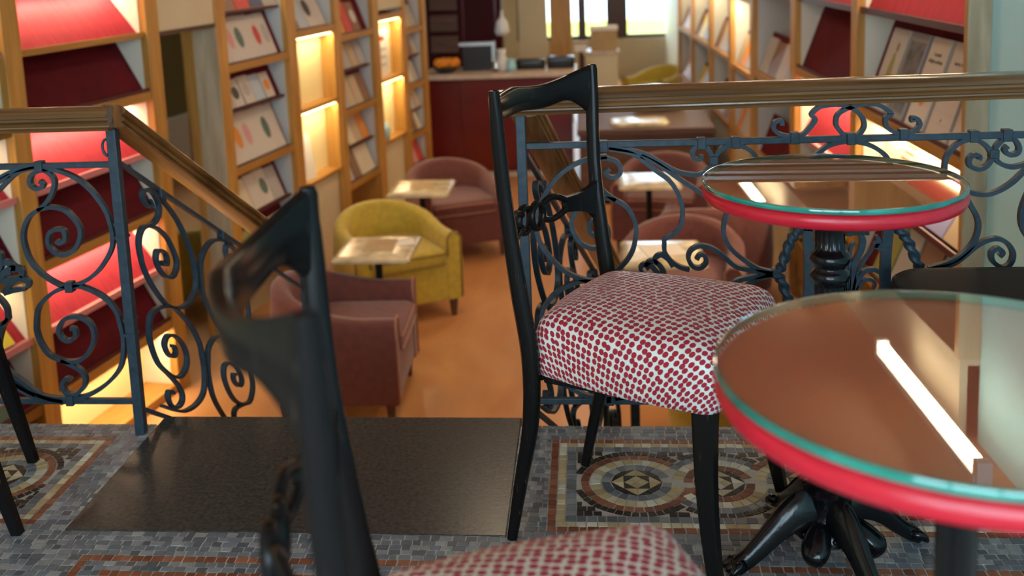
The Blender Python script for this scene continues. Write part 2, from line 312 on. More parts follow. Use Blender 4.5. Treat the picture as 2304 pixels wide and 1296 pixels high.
def panel(mir):
    M = (lambda x: -1.455 - x) if mir else (lambda x: x)
    n0 = len(TILES)
    u0, u1 = -0.117, 1.44
    b = 0.021
    strip(u0, u1, PV1 - b, PV1, RED); strip(u0, u1, PV0, PV0 + b, RED); strip(u0, u0 + b, PV0 + b, PV1 - b, RED, along='y')
    strip(u0 + b, u1, PV1 - 2 * b, PV1 - b, CREAM); strip(u0 + b, u1, PV0 + b, PV0 + 2 * b, CREAM); strip(u0 + b, u0 + 2 * b, PV0 + 2 * b, PV1 - 2 * b, CREAM, along='y')
    g = 0.026
    strip(u0 + 2 * b, u1, PV1 - 2 * b - g, PV1 - 2 * b, GREY); strip(u0 + 2 * b, u1, PV0 + 2 * b, PV0 + 2 * b + g, GREY); strip(u0 + 2 * b, u0 + 2 * b + g, PV0 + 2 * b + g, PV1 - 2 * b - g, GREY, along='y')
    cs = [(0.097 + 0.2 * k, RC) for k in range(7)]
    fx0 = u0 + 2 * b + g
    field(fx0, u1, PV0 + 2 * b + g, PV1 - 2 * b - g, BLACK, row=0.021, size=0.024, skip=lambda x, y: any(hypot(x - c[0], y - c[1]) < RAD + HB + 0.024 for c in cs))
    for k, (cx, cy) in enumerate(cs):
        order = [RED, CREAM, GREY] if k % 2 == 0 else [GREY, CREAM, RED]      # outer to inner
        rr = [RAD + HB, RAD + HB - 0.022, RAD + HB - 0.050, IN]
        for bnd in range(3):
            ro, ri = rr[bnd], rr[bnd + 1]; n = max(12, round(2 * pi * (ro + ri) / 2 / 0.0235))
            for j in range(n):
                a0 = 2 * pi * j / n; a1 = 2 * pi * (j + 1) / n; am = (a0 + a1) / 2; q = int(am / (pi / 2)); rm = (ro + ri) / 2
                mx, my = cx + rm * cos(am), cy + rm * sin(am)
                # right-top and left-bottom quarters pass under the neighbouring strand; overlap of the upper strands is split at the crossing
                hid = False
                if k + 1 < len(cs):
                    d = hypot(mx - cs[k + 1][0], my - cy)
                    if q == 0 and d < RAD + HB - 0.004: hid = True
                    if q == 3 and mx > cx + 0.1: hid = True
                if k > 0:
                    d = hypot(mx - cs[k - 1][0], my - cy)
                    if q == 2 and d < RAD + HB - 0.004: hid = True
                    if q == 1 and mx < cx - 0.1: hid = True
                if q == 3 and k + 1 < len(cs): hid = False if mx <= cx + 0.1 + HB else True
                if q == 1 and k > 0: hid = False if mx >= cx - 0.1 - 0.004 else True
                if q == 3 and k + 1 < len(cs) and mx > cx + 0.1 and my > cy - 0.02: hid = True
                if hid: continue
                tile([(cx + ri * cos(a0), cy + ri * sin(a0)), (cx + ro * cos(a0), cy + ro * sin(a0)), (cx + ro * cos(a1), cy + ro * sin(a1)), (cx + ri * cos(a1), cy + ri * sin(a1))], order[bnd])
        n = 48
        for j in range(n):      # dark course hugging the ring
            a0 = 2 * pi * j / n; a1 = 2 * pi * (j + 1) / n; am = (a0 + a1) / 2; ri, ro = RAD + HB, RAD + HB + 0.019; mx, my = cx + (ri + ro) / 2 * cos(am), cy + (ri + ro) / 2 * sin(am)
            if any(hypot(mx - c[0], my - c[1]) < RAD + HB + 0.006 for q_, c in enumerate(cs) if q_ != k) or mx < fx0 + 0.006: continue
            if any(hypot(mx - c[0], my - c[1]) < RAD + HB + 0.019 for q_, c in enumerate(cs) if q_ < k): continue
            tile([(cx + ri * cos(a0), cy + ri * sin(a0)), (cx + ro * cos(a0), cy + ro * sin(a0)), (cx + ro * cos(a1), cy + ro * sin(a1)), (cx + ri * cos(a1), cy + ri * sin(a1))], BLACK)
        # inner rosette: dark rim, pale diamond, dark square, pale centre
        h = IN - 0.001
        for j in range(4):
            a = j * pi / 2
            for s0, s1 in ((0.0, 0.34), (0.34, 0.66), (0.66, 1.0)):
                p0, p1 = a + s0 * pi / 2, a + s1 * pi / 2
                def dia(t): t = t % 1.0; return (h * (1 - t), h * t)
                def rot(p): return (cx + p[0] * cos(a) - p[1] * sin(a), cy + p[0] * sin(a) + p[1] * cos(a))
                d0 = (h * (1 - s0), h * s0); d1 = (h * (1 - s1), h * s1)
                tile([rot(d0), (cx + h * cos(p0), cy + h * sin(p0)), (cx + h * cos(p1), cy + h * sin(p1)), rot(d1)], BLACK, 0.0006, 0.0003)
            q = h / 2
            for s0 in (0, 0.5):
                e0 = (h - (h - q) * s0 * 0, 0)
            tile([rot((h, 0)), rot((q, q)), rot((q, 0))], CREAM, 0.0007, 0.0003); tile([rot((h, 0)), rot((q, 0)), rot((q, -q))], CREAM, 0.0007, 0.0003)
            tile([rot((q, q)), rot((0, q)), rot((q, 0))], BLACK, 0.0005, 0.0002)
            tile([rot((q, 0)), rot((q / 2, q / 2)), rot((0, 0)), rot((q / 2, -q / 2))], CREAM, 0.0006, 0.0002)
    for i in range(n0, len(TILES)): p, c = TILES[i]; TILES[i] = ([(M(x), y) for x, y in (reversed(p) if mir else p)], c)
panel(False); panel(True)
# plain grey field around the panels and the landing slab
field(-2.9, 1.44, PV1, EDGE - 0.002, GREY)
def not_slab(x, y): return -1.252 < x < -0.203 and y > 2.122
field(-1.338, -0.117, PV0, PV1, GREY, skip=not_slab)
for i in range(len(TILES)): pass
TILES[:] = [t for t in TILES if not not_slab(sum(p[0] for p in t[0]) / len(t[0]), sum(p[1] for p in t[0]) / len(t[0]))]
V1 = 2.125
field(-2.9, -1.252, 2.125, PV0, GREY); field(-0.203, 1.44, 2.125, PV0, GREY)
field(-2.9, 1.44, 2.030, V1, GREY)
# near panel: two red lines with a grey band between
strip(-1.155, 1.44, 2.008, 2.030, RED); strip(-1.155, -1.133, 1.55, 2.008, RED, along='y'); field(-2.9, -1.155, 1.55, 2.030, GREY)
field(-1.133, 1.44, 1.972, 2.008, GREY, row=0.018); strip(-1.085, 1.44, 1.952, 1.972, RED); strip(-1.085, -1.064, 1.55, 1.952, RED, along='y'); field(-1.133, -1.085, 1.55, 1.972, GREY)
field(-1.064, 1.44, 1.55, 1.952, GREY + CREAM[:1])
def tile_geo(g, poly, c, cols):
    n = len(poly); z = rnd.uniform(-0.0004, 0.0006)
    b = len(g.v); g.v += [(x, y, z) for x, y in poly] + [(x, y, -0.005) for x, y in poly]
    g.f.append([b + i for i in range(n)]); g.mi.append(0); cols.append((n, c))
    for i in range(n): g.f.append([b + i, b + n + i, b + n + (i + 1) % n, b + (i + 1) % n]); g.mi.append(0); cols.append((4, c))
def paint(o, cols):
    ca = o.data.color_attributes.new('Col', 'FLOAT_COLOR', 'CORNER'); buf = []
    for n, c in cols: buf += list((*c, 1.0)) * n
    ca.data.foreach_set('color', buf)
def area2(p): return abs(sum(p[i][0] * p[(i + 1) % len(p)][1] - p[(i + 1) % len(p)][0] * p[i][1] for i in range(len(p)))) / 2
def shown(i):
    poly, c = TILES[i]; q = [to_px((x, y, 0)) for x, y in poly]; mx = sum(p[0] for p in q) / len(q); my = sum(p[1] for p in q) / len(q)
    if not (0 < mx < 2304 and 940 < my < 1290): return 0
    if mx > 930 and my > 1290 - (mx - 930) * 0.22 and mx < 1620: return 0        # behind the near seat
    if 600 < mx < 860 or mx > 1640 and my < 1020 + (mx - 1640) * 0.25: return 0   # behind the near chair back / near table
    return area2(q)
best = sorted(range(len(TILES)), key=shown, reverse=True)[:300]; bs = set(best)
g = G(); cols = []
for i, (poly, c) in enumerate(TILES):
    if i in bs: continue
    if sum(1 for a, b in zip(poly, poly[1:] + poly[:1]) for _ in [0] if a[0] * b[1] - b[0] * a[1] > 0) < 0: continue
    tile_geo(g, poly, c, cols)
rest = g.build('tesserae', 'tessera', fl, kind='stuff'); paint(rest, cols)
for i in best:
    g = G(); cols = []; tile_geo(g, TILES[i][0], TILES[i][1], cols); paint(g.build('tessera', 'tessera', fl), cols)

# ---- stairs down to the shop
dS = Vector((0.208, 0.978, 0)); SLOPE = 0.1833 / 0.275
st = struct(bpy.data.objects.new('stairs', None)); COL.objects.link(st)
for i in range(6):
    z1 = -0.1833 * (i + 1) + 0.0; v0 = 2.676 + 0.275 * i
    if z1 - 0.02 < LOW: break
    ua = -1.26 + 0.213 * (v0 - 2.62); ub = -0.13 + 0.213 * (v0 - 2.62)
    G().add([(ua, v0, LOW + .001), (ub, v0, LOW + .001), (ub + .064, v0 + .30, LOW + .001), (ua + .064, v0 + .30, LOW + .001), (ua, v0, z1), (ub, v0, z1), (ub + .064, v0 + .30, z1), (ua + .064, v0 + .30, z1)],
            [(3, 2, 1, 0), (4, 5, 6, 7), (0, 1, 5, 4), (1, 2, 6, 5), (2, 3, 7, 6), (3, 0, 4, 7)]).build('step', 'slab_stone', st, bevel=0.004)

# ---- walls, ceiling, windows
CEIL = 2.40
w = G()
for x0, x1, z0, z1 in ((-11.5, -2.20, LOW, CEIL), (-0.90, 2.56, LOW, CEIL), (-2.20, -0.90, 0.96, CEIL)): w.box(x0, x1, 0.36, 0.46, z0, z1)
on_wall(struct(w.build('wall_left', 'cream_panel')))
w = G(); w.box(-12.2, 2.735, 0.36, 0.46, LOW, CEIL); on_wall(struct(w.build('wall_right', 'cream_panel')), False)
w = G(); w.box(2.735, 9.5, 0.075, 0.46, LOW, CEIL); on_wall(struct(w.build('wall_platform', 'blue_wall')), False)
struct(G().box(-5.2, 4.2, -2.6, 19.2, CEIL, CEIL + 0.1).build('ceiling', 'ceiling_paint'))
def wall_open(name, v0, v1, u0, u1, z0, z1, holes, mat):
    w = G(); us = sorted({u0, u1} | {h[0] for h in holes} | {h[1] for h in holes})
    for a, b in zip(us, us[1:]):
        hs = [h for h in holes if h[0] <= a and h[1] >= b]
        if not hs: w.box(a, b, v0, v1, z0, z1)
        else:
            h = hs[0]
            if h[2] > z0: w.box(a, b, v0, v1, z0, h[2])
            if h[3] < z1: w.box(a, b, v0, v1, h[3], z1)
    return struct(w.build(name, mat))
def window(n, u0, u1, z0, z1, v, posts, fw_=0.07, mat='frame_brown'):
    f = G().box(u0, u1, v - .04, v + .04, z0, z0 + fw_).box(u0, u1, v - .04, v + .04, z1 - fw_, z1).box(u0, u0 + fw_, v - .04, v + .04, z0 + fw_, z1 - fw_).box(u1 - fw_, u1, v - .04, v + .04, z0 + fw_, z1 - fw_)
    o = struct(f.build('window_%d' % n, mat)); xs = [u0 + fw_]
    for a, b in posts:
        G().box(a, b, v - .06, v + .06, z0 + fw_, z1 - fw_).build('mullion', mat, o); xs += [a, b]
    xs.append(u1 - fw_)
    for a, b in zip(xs[::2], xs[1::2]): G().box(a, b, v - .003, v + .003, z0 + fw_, z1 - fw_).build('pane', 'window_glass', o)
wall_open('wall_back', -2.6, -2.4, -5.2, 4.2, LOW, CEIL, [(-2.3, 1.3, 0.30, 2.34)], 'plaster'); window(1, -2.3, 1.3, 0.30, 2.34, -2.5, [(-1.13, -1.07), (0.07, 0.13)])
wall_open('wall_far', 19.0, 19.2, -5.2, 4.2, LOW, CEIL, [(-1.25, 2.15, -0.36, 2.30)], 'plaster'); window(2, -1.25, 2.15, -0.36, 2.30, 19.1, [(-0.45, -0.27), (0.40, 0.78)])
# street outside the far window
struct(G().box(-9, 9, 19.2, 40, LOW - .1, LOW - .02).build('floor', 'street_grey'))
bus = thing('bus', 'white and turquoise vehicle outside the far shop window', 'vehicle', (1.3, 26.0, LOW))
G().box(-4.2, 4.0, 0, 2.2, 0.35, 1.25).build('lower_body', 'street_white', bus, bevel=.08); G().box(-4.2, 4.0, 0.02, 2.2, 1.25, 1.95).build('stripe', 'street_blue', bus); G().box(-4.2, 4.0, 0, 2.2, 1.95, 3.1).build('upper_body', 'street_white', bus, bevel=.1)
for k in range(3): G().box(-3.6 + k * 2.4, -1.9 + k * 2.4, -0.02, 0.02, 2.05, 2.75).build('side_window', 'glass_blue', bus)
for x in (-2.6, 2.5): G().tube([(x, -0.05, 0.42), (x, 0.25, 0.42)], 0.42, 24).build('wheel', 'black_gloss', bus)
kb = tag(G().box(-3.4, 4.6, 21.8, 22.1, LOW - .02, -0.20).build('barrier', 'street_yellow', bevel=.03), 'low yellow street barrier outside the far window', 'barrier')

# ---- side room behind the doorway in the left shelf wall
on_wall(struct(G().box(-2.8, 5.4, 3.6, 3.7, LOW, CEIL).box(-2.8, -2.7, .46, 3.6, LOW, CEIL).box(5.3, 5.4, .90, 3.6, LOW, CEIL).build('wall_side_room', 'olive_wall')))
on_wall(struct(G().box(-2.7, 5.3, 3.57, 3.6, LOW, LOW + .6).build('baseboard_side_room', 'white_board')))
struct(G().box(-2.2, -2.05, 13.0, 19.0, LOW, CEIL).build('wall_bar_side', 'cream_panel'))

# ================================================================== RAILINGS
RV = 2.616
CUR = {
'L1':[(-1.488,0.768),(-1.451,0.765),(-1.419,0.755),(-1.387,0.739),(-1.357,0.714),(-1.332,0.681),(-1.313,0.646),(-1.305,0.616),(-1.301,0.574),(-1.308,0.541),(-1.327,0.509),(-1.353,0.478),(-1.384,0.454),(-1.419,0.439),(-1.442,0.435),(-1.464,0.437),(-1.496,0.455),(-1.527,0.482),(-1.548,0.514),(-1.557,0.549),(-1.559,0.578),(-1.551,0.608),(-1.534,0.635),(-1.508,0.652),(-1.485,0.658),(-1.462,0.66),(-1.43,0.651),(-1.408,0.629),(-1.393,0.602),(-1.394,0.575),(-1.408,0.547),(-1.427,0.53),(-1.448,0.524),(-1.468,0.529),(-1.486,0.548),(-1.488,0.57),(-1.479,0.59),(-1.46,0.598),(-1.443,0.596),(-1.437,0.583),(-1.441,0.565),(-1.456,0.558),(-1.465,0.565)],
'L1b':[(-1.508,0.652),(-1.483,0.671),(-1.463,0.697),(-1.453,0.723),(-1.453,0.74),(-1.463,0.755),(-1.482,0.764),(-1.512,0.754),(-1.522,0.737),(-1.52,0.722),(-1.507,0.713),(-1.492,0.715),(-1.484,0.725),(-1.494,0.734)],
'L2':[(-1.442,0.435),(-1.409,0.434),(-1.366,0.416),(-1.335,0.393),(-1.311,0.358),(-1.305,0.327),(-1.3,0.293),(-1.301,0.259),(-1.31,0.214),(-1.326,0.184),(-1.354,0.155),(-1.389,0.13),(-1.431,0.111),(-1.478,0.106),(-1.523,0.106),(-1.568,0.116),(-1.608,0.134),(-1.637,0.157),(-1.663,0.2),(-1.668,0.26),(-1.65,0.315),(-1.63,0.345)],
'L2i':[(-1.442,0.435),(-1.458,0.43),(-1.489,0.417),(-1.519,0.395),(-1.54,0.368),(-1.549,0.328),(-1.55,0.299),(-1.54,0.265),(-1.521,0.235),(-1.488,0.219),(-1.466,0.214),(-1.438,0.217),(-1.414,0.232),(-1.393,0.26),(-1.384,0.287),(-1.387,0.316),(-1.403,0.336),(-1.429,0.346),(-1.457,0.343),(-1.476,0.328),(-1.486,0.305),(-1.479,0.285),(-1.464,0.276),(-1.448,0.28),(-1.437,0.294),(-1.44,0.31),(-1.451,0.312)],
'L2b':[(-1.488,0.219),(-1.456,0.203),(-1.433,0.187),(-1.423,0.166),(-1.428,0.143),(-1.446,0.123),(-1.465,0.116),(-1.483,0.12),(-1.492,0.139),(-1.488,0.157),(-1.476,0.164),(-1.465,0.159)],
'Rb':[(0.054,0.788),(0.116,0.773),(0.172,0.728),(0.203,0.704),(0.225,0.672),(0.238,0.631),(0.236,0.591),(0.22,0.563),(0.193,0.547),(0.191,0.535),(0.192,0.511),(0.208,0.486),(0.231,0.47),(0.254,0.463)],
'Rc':[(0.054,0.792),(0.116,0.781),(0.154,0.768),(0.192,0.744),(0.226,0.725),(0.257,0.717),(0.283,0.716),(0.302,0.726),(0.316,0.741),(0.316,0.757),(0.305,0.781),(0.288,0.791),(0.273,0.787),(0.265,0.774),(0.27,0.758),(0.284,0.756),(0.288,0.767)],
'Ra':[(0.135,0.769),(0.18,0.744),(0.226,0.709),(0.264,0.683),(0.302,0.654),(0.340,0.625)],
'Rarch':[(0.316,0.741),(0.322,0.761),(0.337,0.78),(0.356,0.789),(0.375,0.791),(0.397,0.784),(0.416,0.77),(0.429,0.746),(0.433,0.715),(0.42,0.68),(0.385,0.655),(0.363,0.637)],
'Rbig':[(0.363,0.637),(0.351,0.613),(0.343,0.581),(0.345,0.549),(0.362,0.517),(0.393,0.488),(0.431,0.463),(0.469,0.453)],
'Rspi':[(0.469,0.451),(0.4,0.462),(0.37,0.472),(0.347,0.493),(0.324,0.513),(0.301,0.524),(0.278,0.526),(0.258,0.514),(0.252,0.494),(0.262,0.473),(0.281,0.467),(0.297,0.481),(0.293,0.5),(0.281,0.502),(0.273,0.49)],
'Tleft':[(0.5,0.811),(0.52,0.811),(0.54,0.813),(0.561,0.835),(0.571,0.852),(0.561,0.864),(0.579,0.882),(0.606,0.887),(0.634,0.886),(0.665,0.874),(0.683,0.857),(0.69,0.84),(0.688,0.824),(0.674,0.808),(0.659,0.802)],
'Tcurl':[(0.5,0.811),(0.48,0.818),(0.468,0.832),(0.472,0.847),(0.487,0.850),(0.489,0.838)],
'Tring':[(0.659,0.802),(0.639,0.813),(0.625,0.83),(0.621,0.842),(0.626,0.863),(0.65,0.878),(0.681,0.887),(0.712,0.887),(0.736,0.878),(0.756,0.861),(0.742,0.851),(0.744,0.831),(0.76,0.816),(0.784,0.809),(0.807,0.813),(0.824,0.829),(0.82,0.845),(0.806,0.85),(0.807,0.839)],
'arch':[(0.545,0.70),(0.564,0.748),(0.576,0.763),(0.603,0.783),(0.635,0.792),(0.667,0.792),(0.698,0.785),(0.726,0.77),(0.748,0.748),(0.766,0.70)],
'Qring':[(0.936,0.653),(0.905,0.665),(0.887,0.687),(0.887,0.716),(0.89,0.745),(0.905,0.77),(0.928,0.787),(0.955,0.791),(0.978,0.78),(0.994,0.763),(0.999,0.743),(0.988,0.723),(0.969,0.715),(0.949,0.723),(0.945,0.74),(0.956,0.752),(0.97,0.748),(0.968,0.739)],
'Qcurl':[(1.14,0.77),(1.11,0.74),(1.078,0.725),(1.046,0.719),(1.018,0.73),(1.007,0.749),(1.009,0.771),(1.028,0.791),(1.051,0.789),(1.063,0.77),(1.06,0.754),(1.041,0.75),(1.029,0.763),(1.036,0.773)],
'Qarc':[(0.935,0.662),(0.959,0.653),(0.99,0.65),(1.021,0.66),(1.051,0.68),(1.079,0.708),(1.13,0.745)],
'Qdrop':[(1.20,0.76),(1.12,0.70),(1.085,0.64),(1.075,0.58),(1.10,0.53),(1.16,0.49)],
'Qbig':[(0.936,0.653),(0.952,0.624),(0.968,0.594),(0.973,0.565),(0.963,0.527),(0.936,0.494),(0.901,0.473),(0.862,0.461)],
'Qspi':[(0.854,0.459),(0.909,0.469),(0.94,0.49),(0.967,0.515),(0.994,0.531),(1.021,0.535),(1.045,0.522),(1.059,0.497),(1.054,0.471),(1.035,0.459),(1.011,0.476),(1.007,0.499),(1.022,0.51),(1.034,0.499),(1.026,0.489)],
}
pl = lambda a, b, w: (a, RV + w, b)
MU = lambda pts: [(-1.44 - a, b) for a, b in pts]          # left module mirrored onto the right panel
MZ = lambda pts: [(a, 0.90 - b) for a, b in pts]           # upper half mirrored to the lower half
def scroll(parent, pts, place=pl, t=0.0112, d=0.017, name='scroll'):
    return G().flat(crom(pts, 4), place, t, d).build(name, 'blue_iron', parent, smooth=True, angle=40)
def collar(parent, a, b, place=pl, w=0.022, h=0.030):
    v = [place(a - w / 2, b - h / 2, -.013), place(a + w / 2, b - h / 2, -.013), place(a + w / 2, b - h / 2, .013), place(a - w / 2, b - h / 2, .013), place(a - w / 2, b + h / 2, -.013), place(a + w / 2, b + h / 2, -.013), place(a + w / 2, b + h / 2, .013), place(a - w / 2, b + h / 2, .013)]
    return G().add(v, [(3, 2, 1, 0), (4, 5, 6, 7), (0, 1, 5, 4), (1, 2, 6, 5), (2, 3, 7, 6), (3, 0, 4, 7)]).build('collar', 'blue_iron', parent, bevel=0.002)
# moulded handrail profile: (offset across, height)
HR = [(-.020, 0), (-.034, .002), (-.036, .008), (-.029, .012), (-.029, .016), (-.038, .020), (-.040, .026), (-.032, .031), (-.033, .037), (-.042, .041), (-.044, .050), (-.037, .058), (-.018, .064), (0, .066), (.018, .064), (.037, .058), (.044, .050), (.042, .041), (.033, .037), (.032, .031), (.040, .026), (.038, .020), (.029, .016), (.029, .012), (.036, .008), (.034, .002), (.020, 0)]
RB = 0.883
def handrail(parent, a, b, mat='rail_wood'):
    """a, b: 3d points at the underside centre line"""
    a, b = Vector(a), Vector(b); d = (b - a).normalized(); side = Vector((d.y, -d.x, 0)).normalized()
    N = 12; rings = []
    for i in range(N + 1):
        p = a.lerp(b, i / N); rings.append([tuple(p + side * x + Vector((0, 0, z))) for x, z in HR])
    return G().loft(rings).build('handrail', mat, parent, smooth=True, angle=35)
def square(parent, u, v, z0, z1, w=0.025, name='post'):
    return G().box(u - w / 2, u + w / 2, v - w / 2, v + w / 2, z0, z1).build(name, 'blue_iron', parent, bevel=0.002)

# ---- right platform railing
rr = thing('iron_railing', 'blue-black wrought iron railing with wooden handrail along the right platform edge', 'railing')
handrail(rr, (-0.225, RV, RB), (1.395, RV, RB + .013))
square(rr, -0.172, RV, 0, RB)
square(rr, 1.37, RV, 0, RB)
for z, nm in ((0.80, 'top_bar'), (0.10, 'bottom_bar')): G().box(-0.160, 1.36, RV - .008, RV + .008, z - .0085, z + .0085).build(nm, 'blue_iron', rr, bevel=.002)
for k in ('L1', 'L1b', 'L2i', 'L2b'): scroll(rr, MU(CUR[k]))
scroll(rr, MU(CUR['L2']))
for k in ('Rb', 'Rc', 'Ra', 'Rarch', 'Rbig', 'Rspi', 'arch', 'Qring', 'Qcurl', 'Qarc', 'Qdrop', 'Qbig', 'Qspi'):
    scroll(rr, CUR[k]); scroll(rr, MZ(CUR[k]))
for k in ('Tleft', 'Tcurl', 'Tring'): scroll(rr, CUR[k], t=.0105)
for a, b in ((.040, .795), (.288, .797), (.374, .797), (.52, .805), (.658, .80), (.786, .807), (.955, .799), (1.034, .80)):
    collar(rr, a, b)
    if b < .799 or a in (.955, 1.034): collar(rr, a, .90 - b)
for a, b in ((.318, .752), (1.004, .754), (.476, .452), (.843, .450), (.028, .432), (.035, .108)): collar(rr, a, b, h=.022)
# centre cartouche: frame, twisted arms and a palmette with scrolled leaves
for u in (.552, .755): G().flat(crom([(u, .575), (u + (.006 if u < .6 else -.006), .50), (u + (.006 if u < .6 else -.006), .40), (u, .325)], 4), pl, .026, .014).build('cartouche_side', 'blue_iron', rr, smooth=True, angle=40)
G().flat(crom([(.535, .577), (.60, .572), (.70, .572), (.77, .577)], 4), pl, .024, .014).build('cartouche_top', 'blue_iron', rr, smooth=True, angle=40)
G().flat(crom([(.535, .323), (.60, .328), (.70, .328), (.77, .323)], 4), pl, .024, .014).build('cartouche_bottom', 'blue_iron', rr, smooth=True, angle=40)
def twisted(pts):
    P = crom(pts, 10); rings = []
    for i, (a, b) in enumerate(P):
        p = P[max(0, i - 1)]; q = P[min(len(P) - 1, i + 1)]; dx, dy = q[0] - p[0], q[1] - p[1]; l = hypot(dx, dy); nx, ny = -dy / l, dx / l
        ring = []
        for j in range(12):
            an = 2 * pi * j / 12; r = .0125 * (1 + .22 * cos(2 * (an - i * .42))); ring.append(pl(a + nx * r * cos(an), b + ny * r * cos(an), r * sin(an)))
        rings.append(ring)
    return G().loft(rings).build('twisted_arm', 'blue_iron', rr, smooth=True)
for pts in ([(.476, .452), (.490, .470), (.503, .512), (.517, .545), (.535, .568), (.552, .580)], [(.843, .450), (.829, .470), (.812, .512), (.795, .545), (.775, .568), (.755, .580)]):
    twisted(pts); twisted(MZ(pts))
pal = lambda pts, t=.011: G().flat(crom(pts, 4), pl, t, .016, taper=.5).build('leaf', 'blue_iron', rr, smooth=True, angle=50)
for s in (-1, 1):
    X = lambda pts: [(.655 + s * x, z) for x, z in pts]
    pal(X([(.004, .34), (.012, .43), (.014, .47), (.030, .505), (.036, .535), (.026, .556), (.008, .563), (.004, .548)]), .015)
    pal(X([(.006, .36), (.020, .44), (.036, .475), (.055, .505), (.066, .522)]), .007)
    pal(X([(.066, .522), (.075, .534), (.070, .548)]), .012); pal(X([(.066, .522), (.083, .524), (.090, .535)]), .010); pal(X([(.064, .520), (.080, .512), (.090, .514)]), .008)
    pal(X([(.008, .34), (.022, .42), (.040, .452), (.064, .458), (.084, .445), (.090, .420), (.080, .400), (.062, .392), (.052, .378)]), .011)
    pal(X([(.020, .40), (.038, .428), (.056, .432), (.068, .420), (.064, .405)]), .009)
    pal(X([(.0, .35), (.003, .42), (.004, .50), (.012, .528), (.020, .522)]), .008)
# leaf buds beside the first scroll
for u, z in ((.165, .476), (.188, .492), (.150, .468)): G().flat(crom([(u + .025, z - .02), (u + .012, z), (u - .006, z + .012), (u - .022, z + .002), (u - .016, z - .012)], 4), pl, .013, .014, taper=.4).build('leaf', 'blue_iron', rr, smooth=True, angle=50)

# ---- left platform railing
lr = thing('iron_railing', 'dark wrought iron railing with wooden handrail along the left platform edge', 'railing')
handrail(lr, (-1.268, RV, RB - .012), (-2.86, RV, RB - .012))
square(lr, -1.275, RV, 0, RB - .01, w=.027)
for z, nm in ((0.776, 'top_bar'), (0.097, 'bottom_bar')): G().box(-2.84, -1.288, RV - .008, RV + .008, z - .008, z + .008).build(nm, 'blue_iron', lr, bevel=.002)
for k in ('L1', 'L1b', 'L2', 'L2i', 'L2b'): scroll(lr, CUR[k])
MUr = lambda pts: [(-1.44 - a, b - .015) for a, b in pts]
for k in ('Rb', 'Rc', 'Ra', 'Rarch', 'Rbig', 'Rspi'): scroll(lr, MUr(CUR[k])); scroll(lr, MUr(MZ(CUR[k])))
for a, b in ((-1.490, .775), (-1.440, .433), (-1.473, .100), (-1.745, .78)): collar(lr, a, b)
for u, z in ((-1.605, .476), (-1.628, .492), (-1.59, .445)):
    G().flat(crom([(u - .045, z - .03), (u - .02, z), (u + .008, z + .014), (u + .032, z + .002), (u + .026, z - .014)], 4), pl, .017, .014, taper=.4).build('leaf', 'blue_iron', lr, smooth=True, angle=50)
    G().flat(crom([(u - .045, z - .03), (u - .01, z - .02), (u + .022, z - .018)], 4), pl, .014, .012, taper=.5).build('leaf', 'blue_iron', lr, smooth=True, angle=50)
G().tube([(-1.288 - .012 * sin(a) * 1.0, RV - .013, .825 + .022 * cos(a)) for a in [pi * i / 10 for i in range(11)]], .004, 8).build('hook_ring', 'blue_iron', lr, smooth=True)
for b in (.610, .573, .338, .295): G().box(-1.2905, -1.2595, RV - .0155, RV + .0155, b - .004, b + .004).build('post_band', 'blue_iron', lr)

# ---- stair railings (same scroll module, sheared down the flight)
def stair_rail(u0, label, L, s2):
    o = thing('stair_railing', label, 'railing')
    P0 = Vector((u0, RV, 0)); nrm = Vector((dS.y, -dS.x, 0))
    K = 0.70
    def place(a, b, w):
        p = P0 + dS * a + nrm * w; return (p.x, p.y, b - K * a)
    a = P0 + dS * 0.0; b = P0 + dS * L
    handrail(o, (a.x, a.y, RB - .006), (b.x, b.y, RB - .006 - K * L), 'rail_wood_side')
    for z, nm in ((.785, 'top_bar'), (.075, 'bottom_bar')):
        G().flat([(.015, z), (L, z)], place, .014, .014).build(nm, 'blue_iron', o)
    mod = [CUR[k] for k in ('L1', 'L1b', 'L2i', 'L2b')] + [CUR['L2'][:15]]
    for off, flip in ((0.32, False), (0.34, True), (0.98, False), (1.0, True)):
        if off > L - .25 and L < 1.3: continue
        for pts in mod:
            q = [((off + (a + 1.30) * (1 if not flip else -1)), b) for a, b in pts]
            if min(a for a, b in q) < .0 or max(a for a, b in q) > L + .1: q = [(min(L, max(.004, a)), b) for a, b in q]
            scroll(o, q, place, t=.009, d=.016)
        collar(o, off - .14 if not flip else off + .14, .775, place)
    b = P0 + dS * L
    G().box(b.x - .02, b.x + .02, b.y - .02, b.y + .02, LOW + .001, RB - K * L).build('newel', 'blue_iron', o, bevel=.003)
    return o
stair_rail(-1.272, 'scrolled iron stair railing with sloping brown handrail on the left of the steps', 1.02, 0)
stair_rail(-0.165, 'iron stair railing with sloping handrail right of the steps, behind the chair back', 1.62, 0)

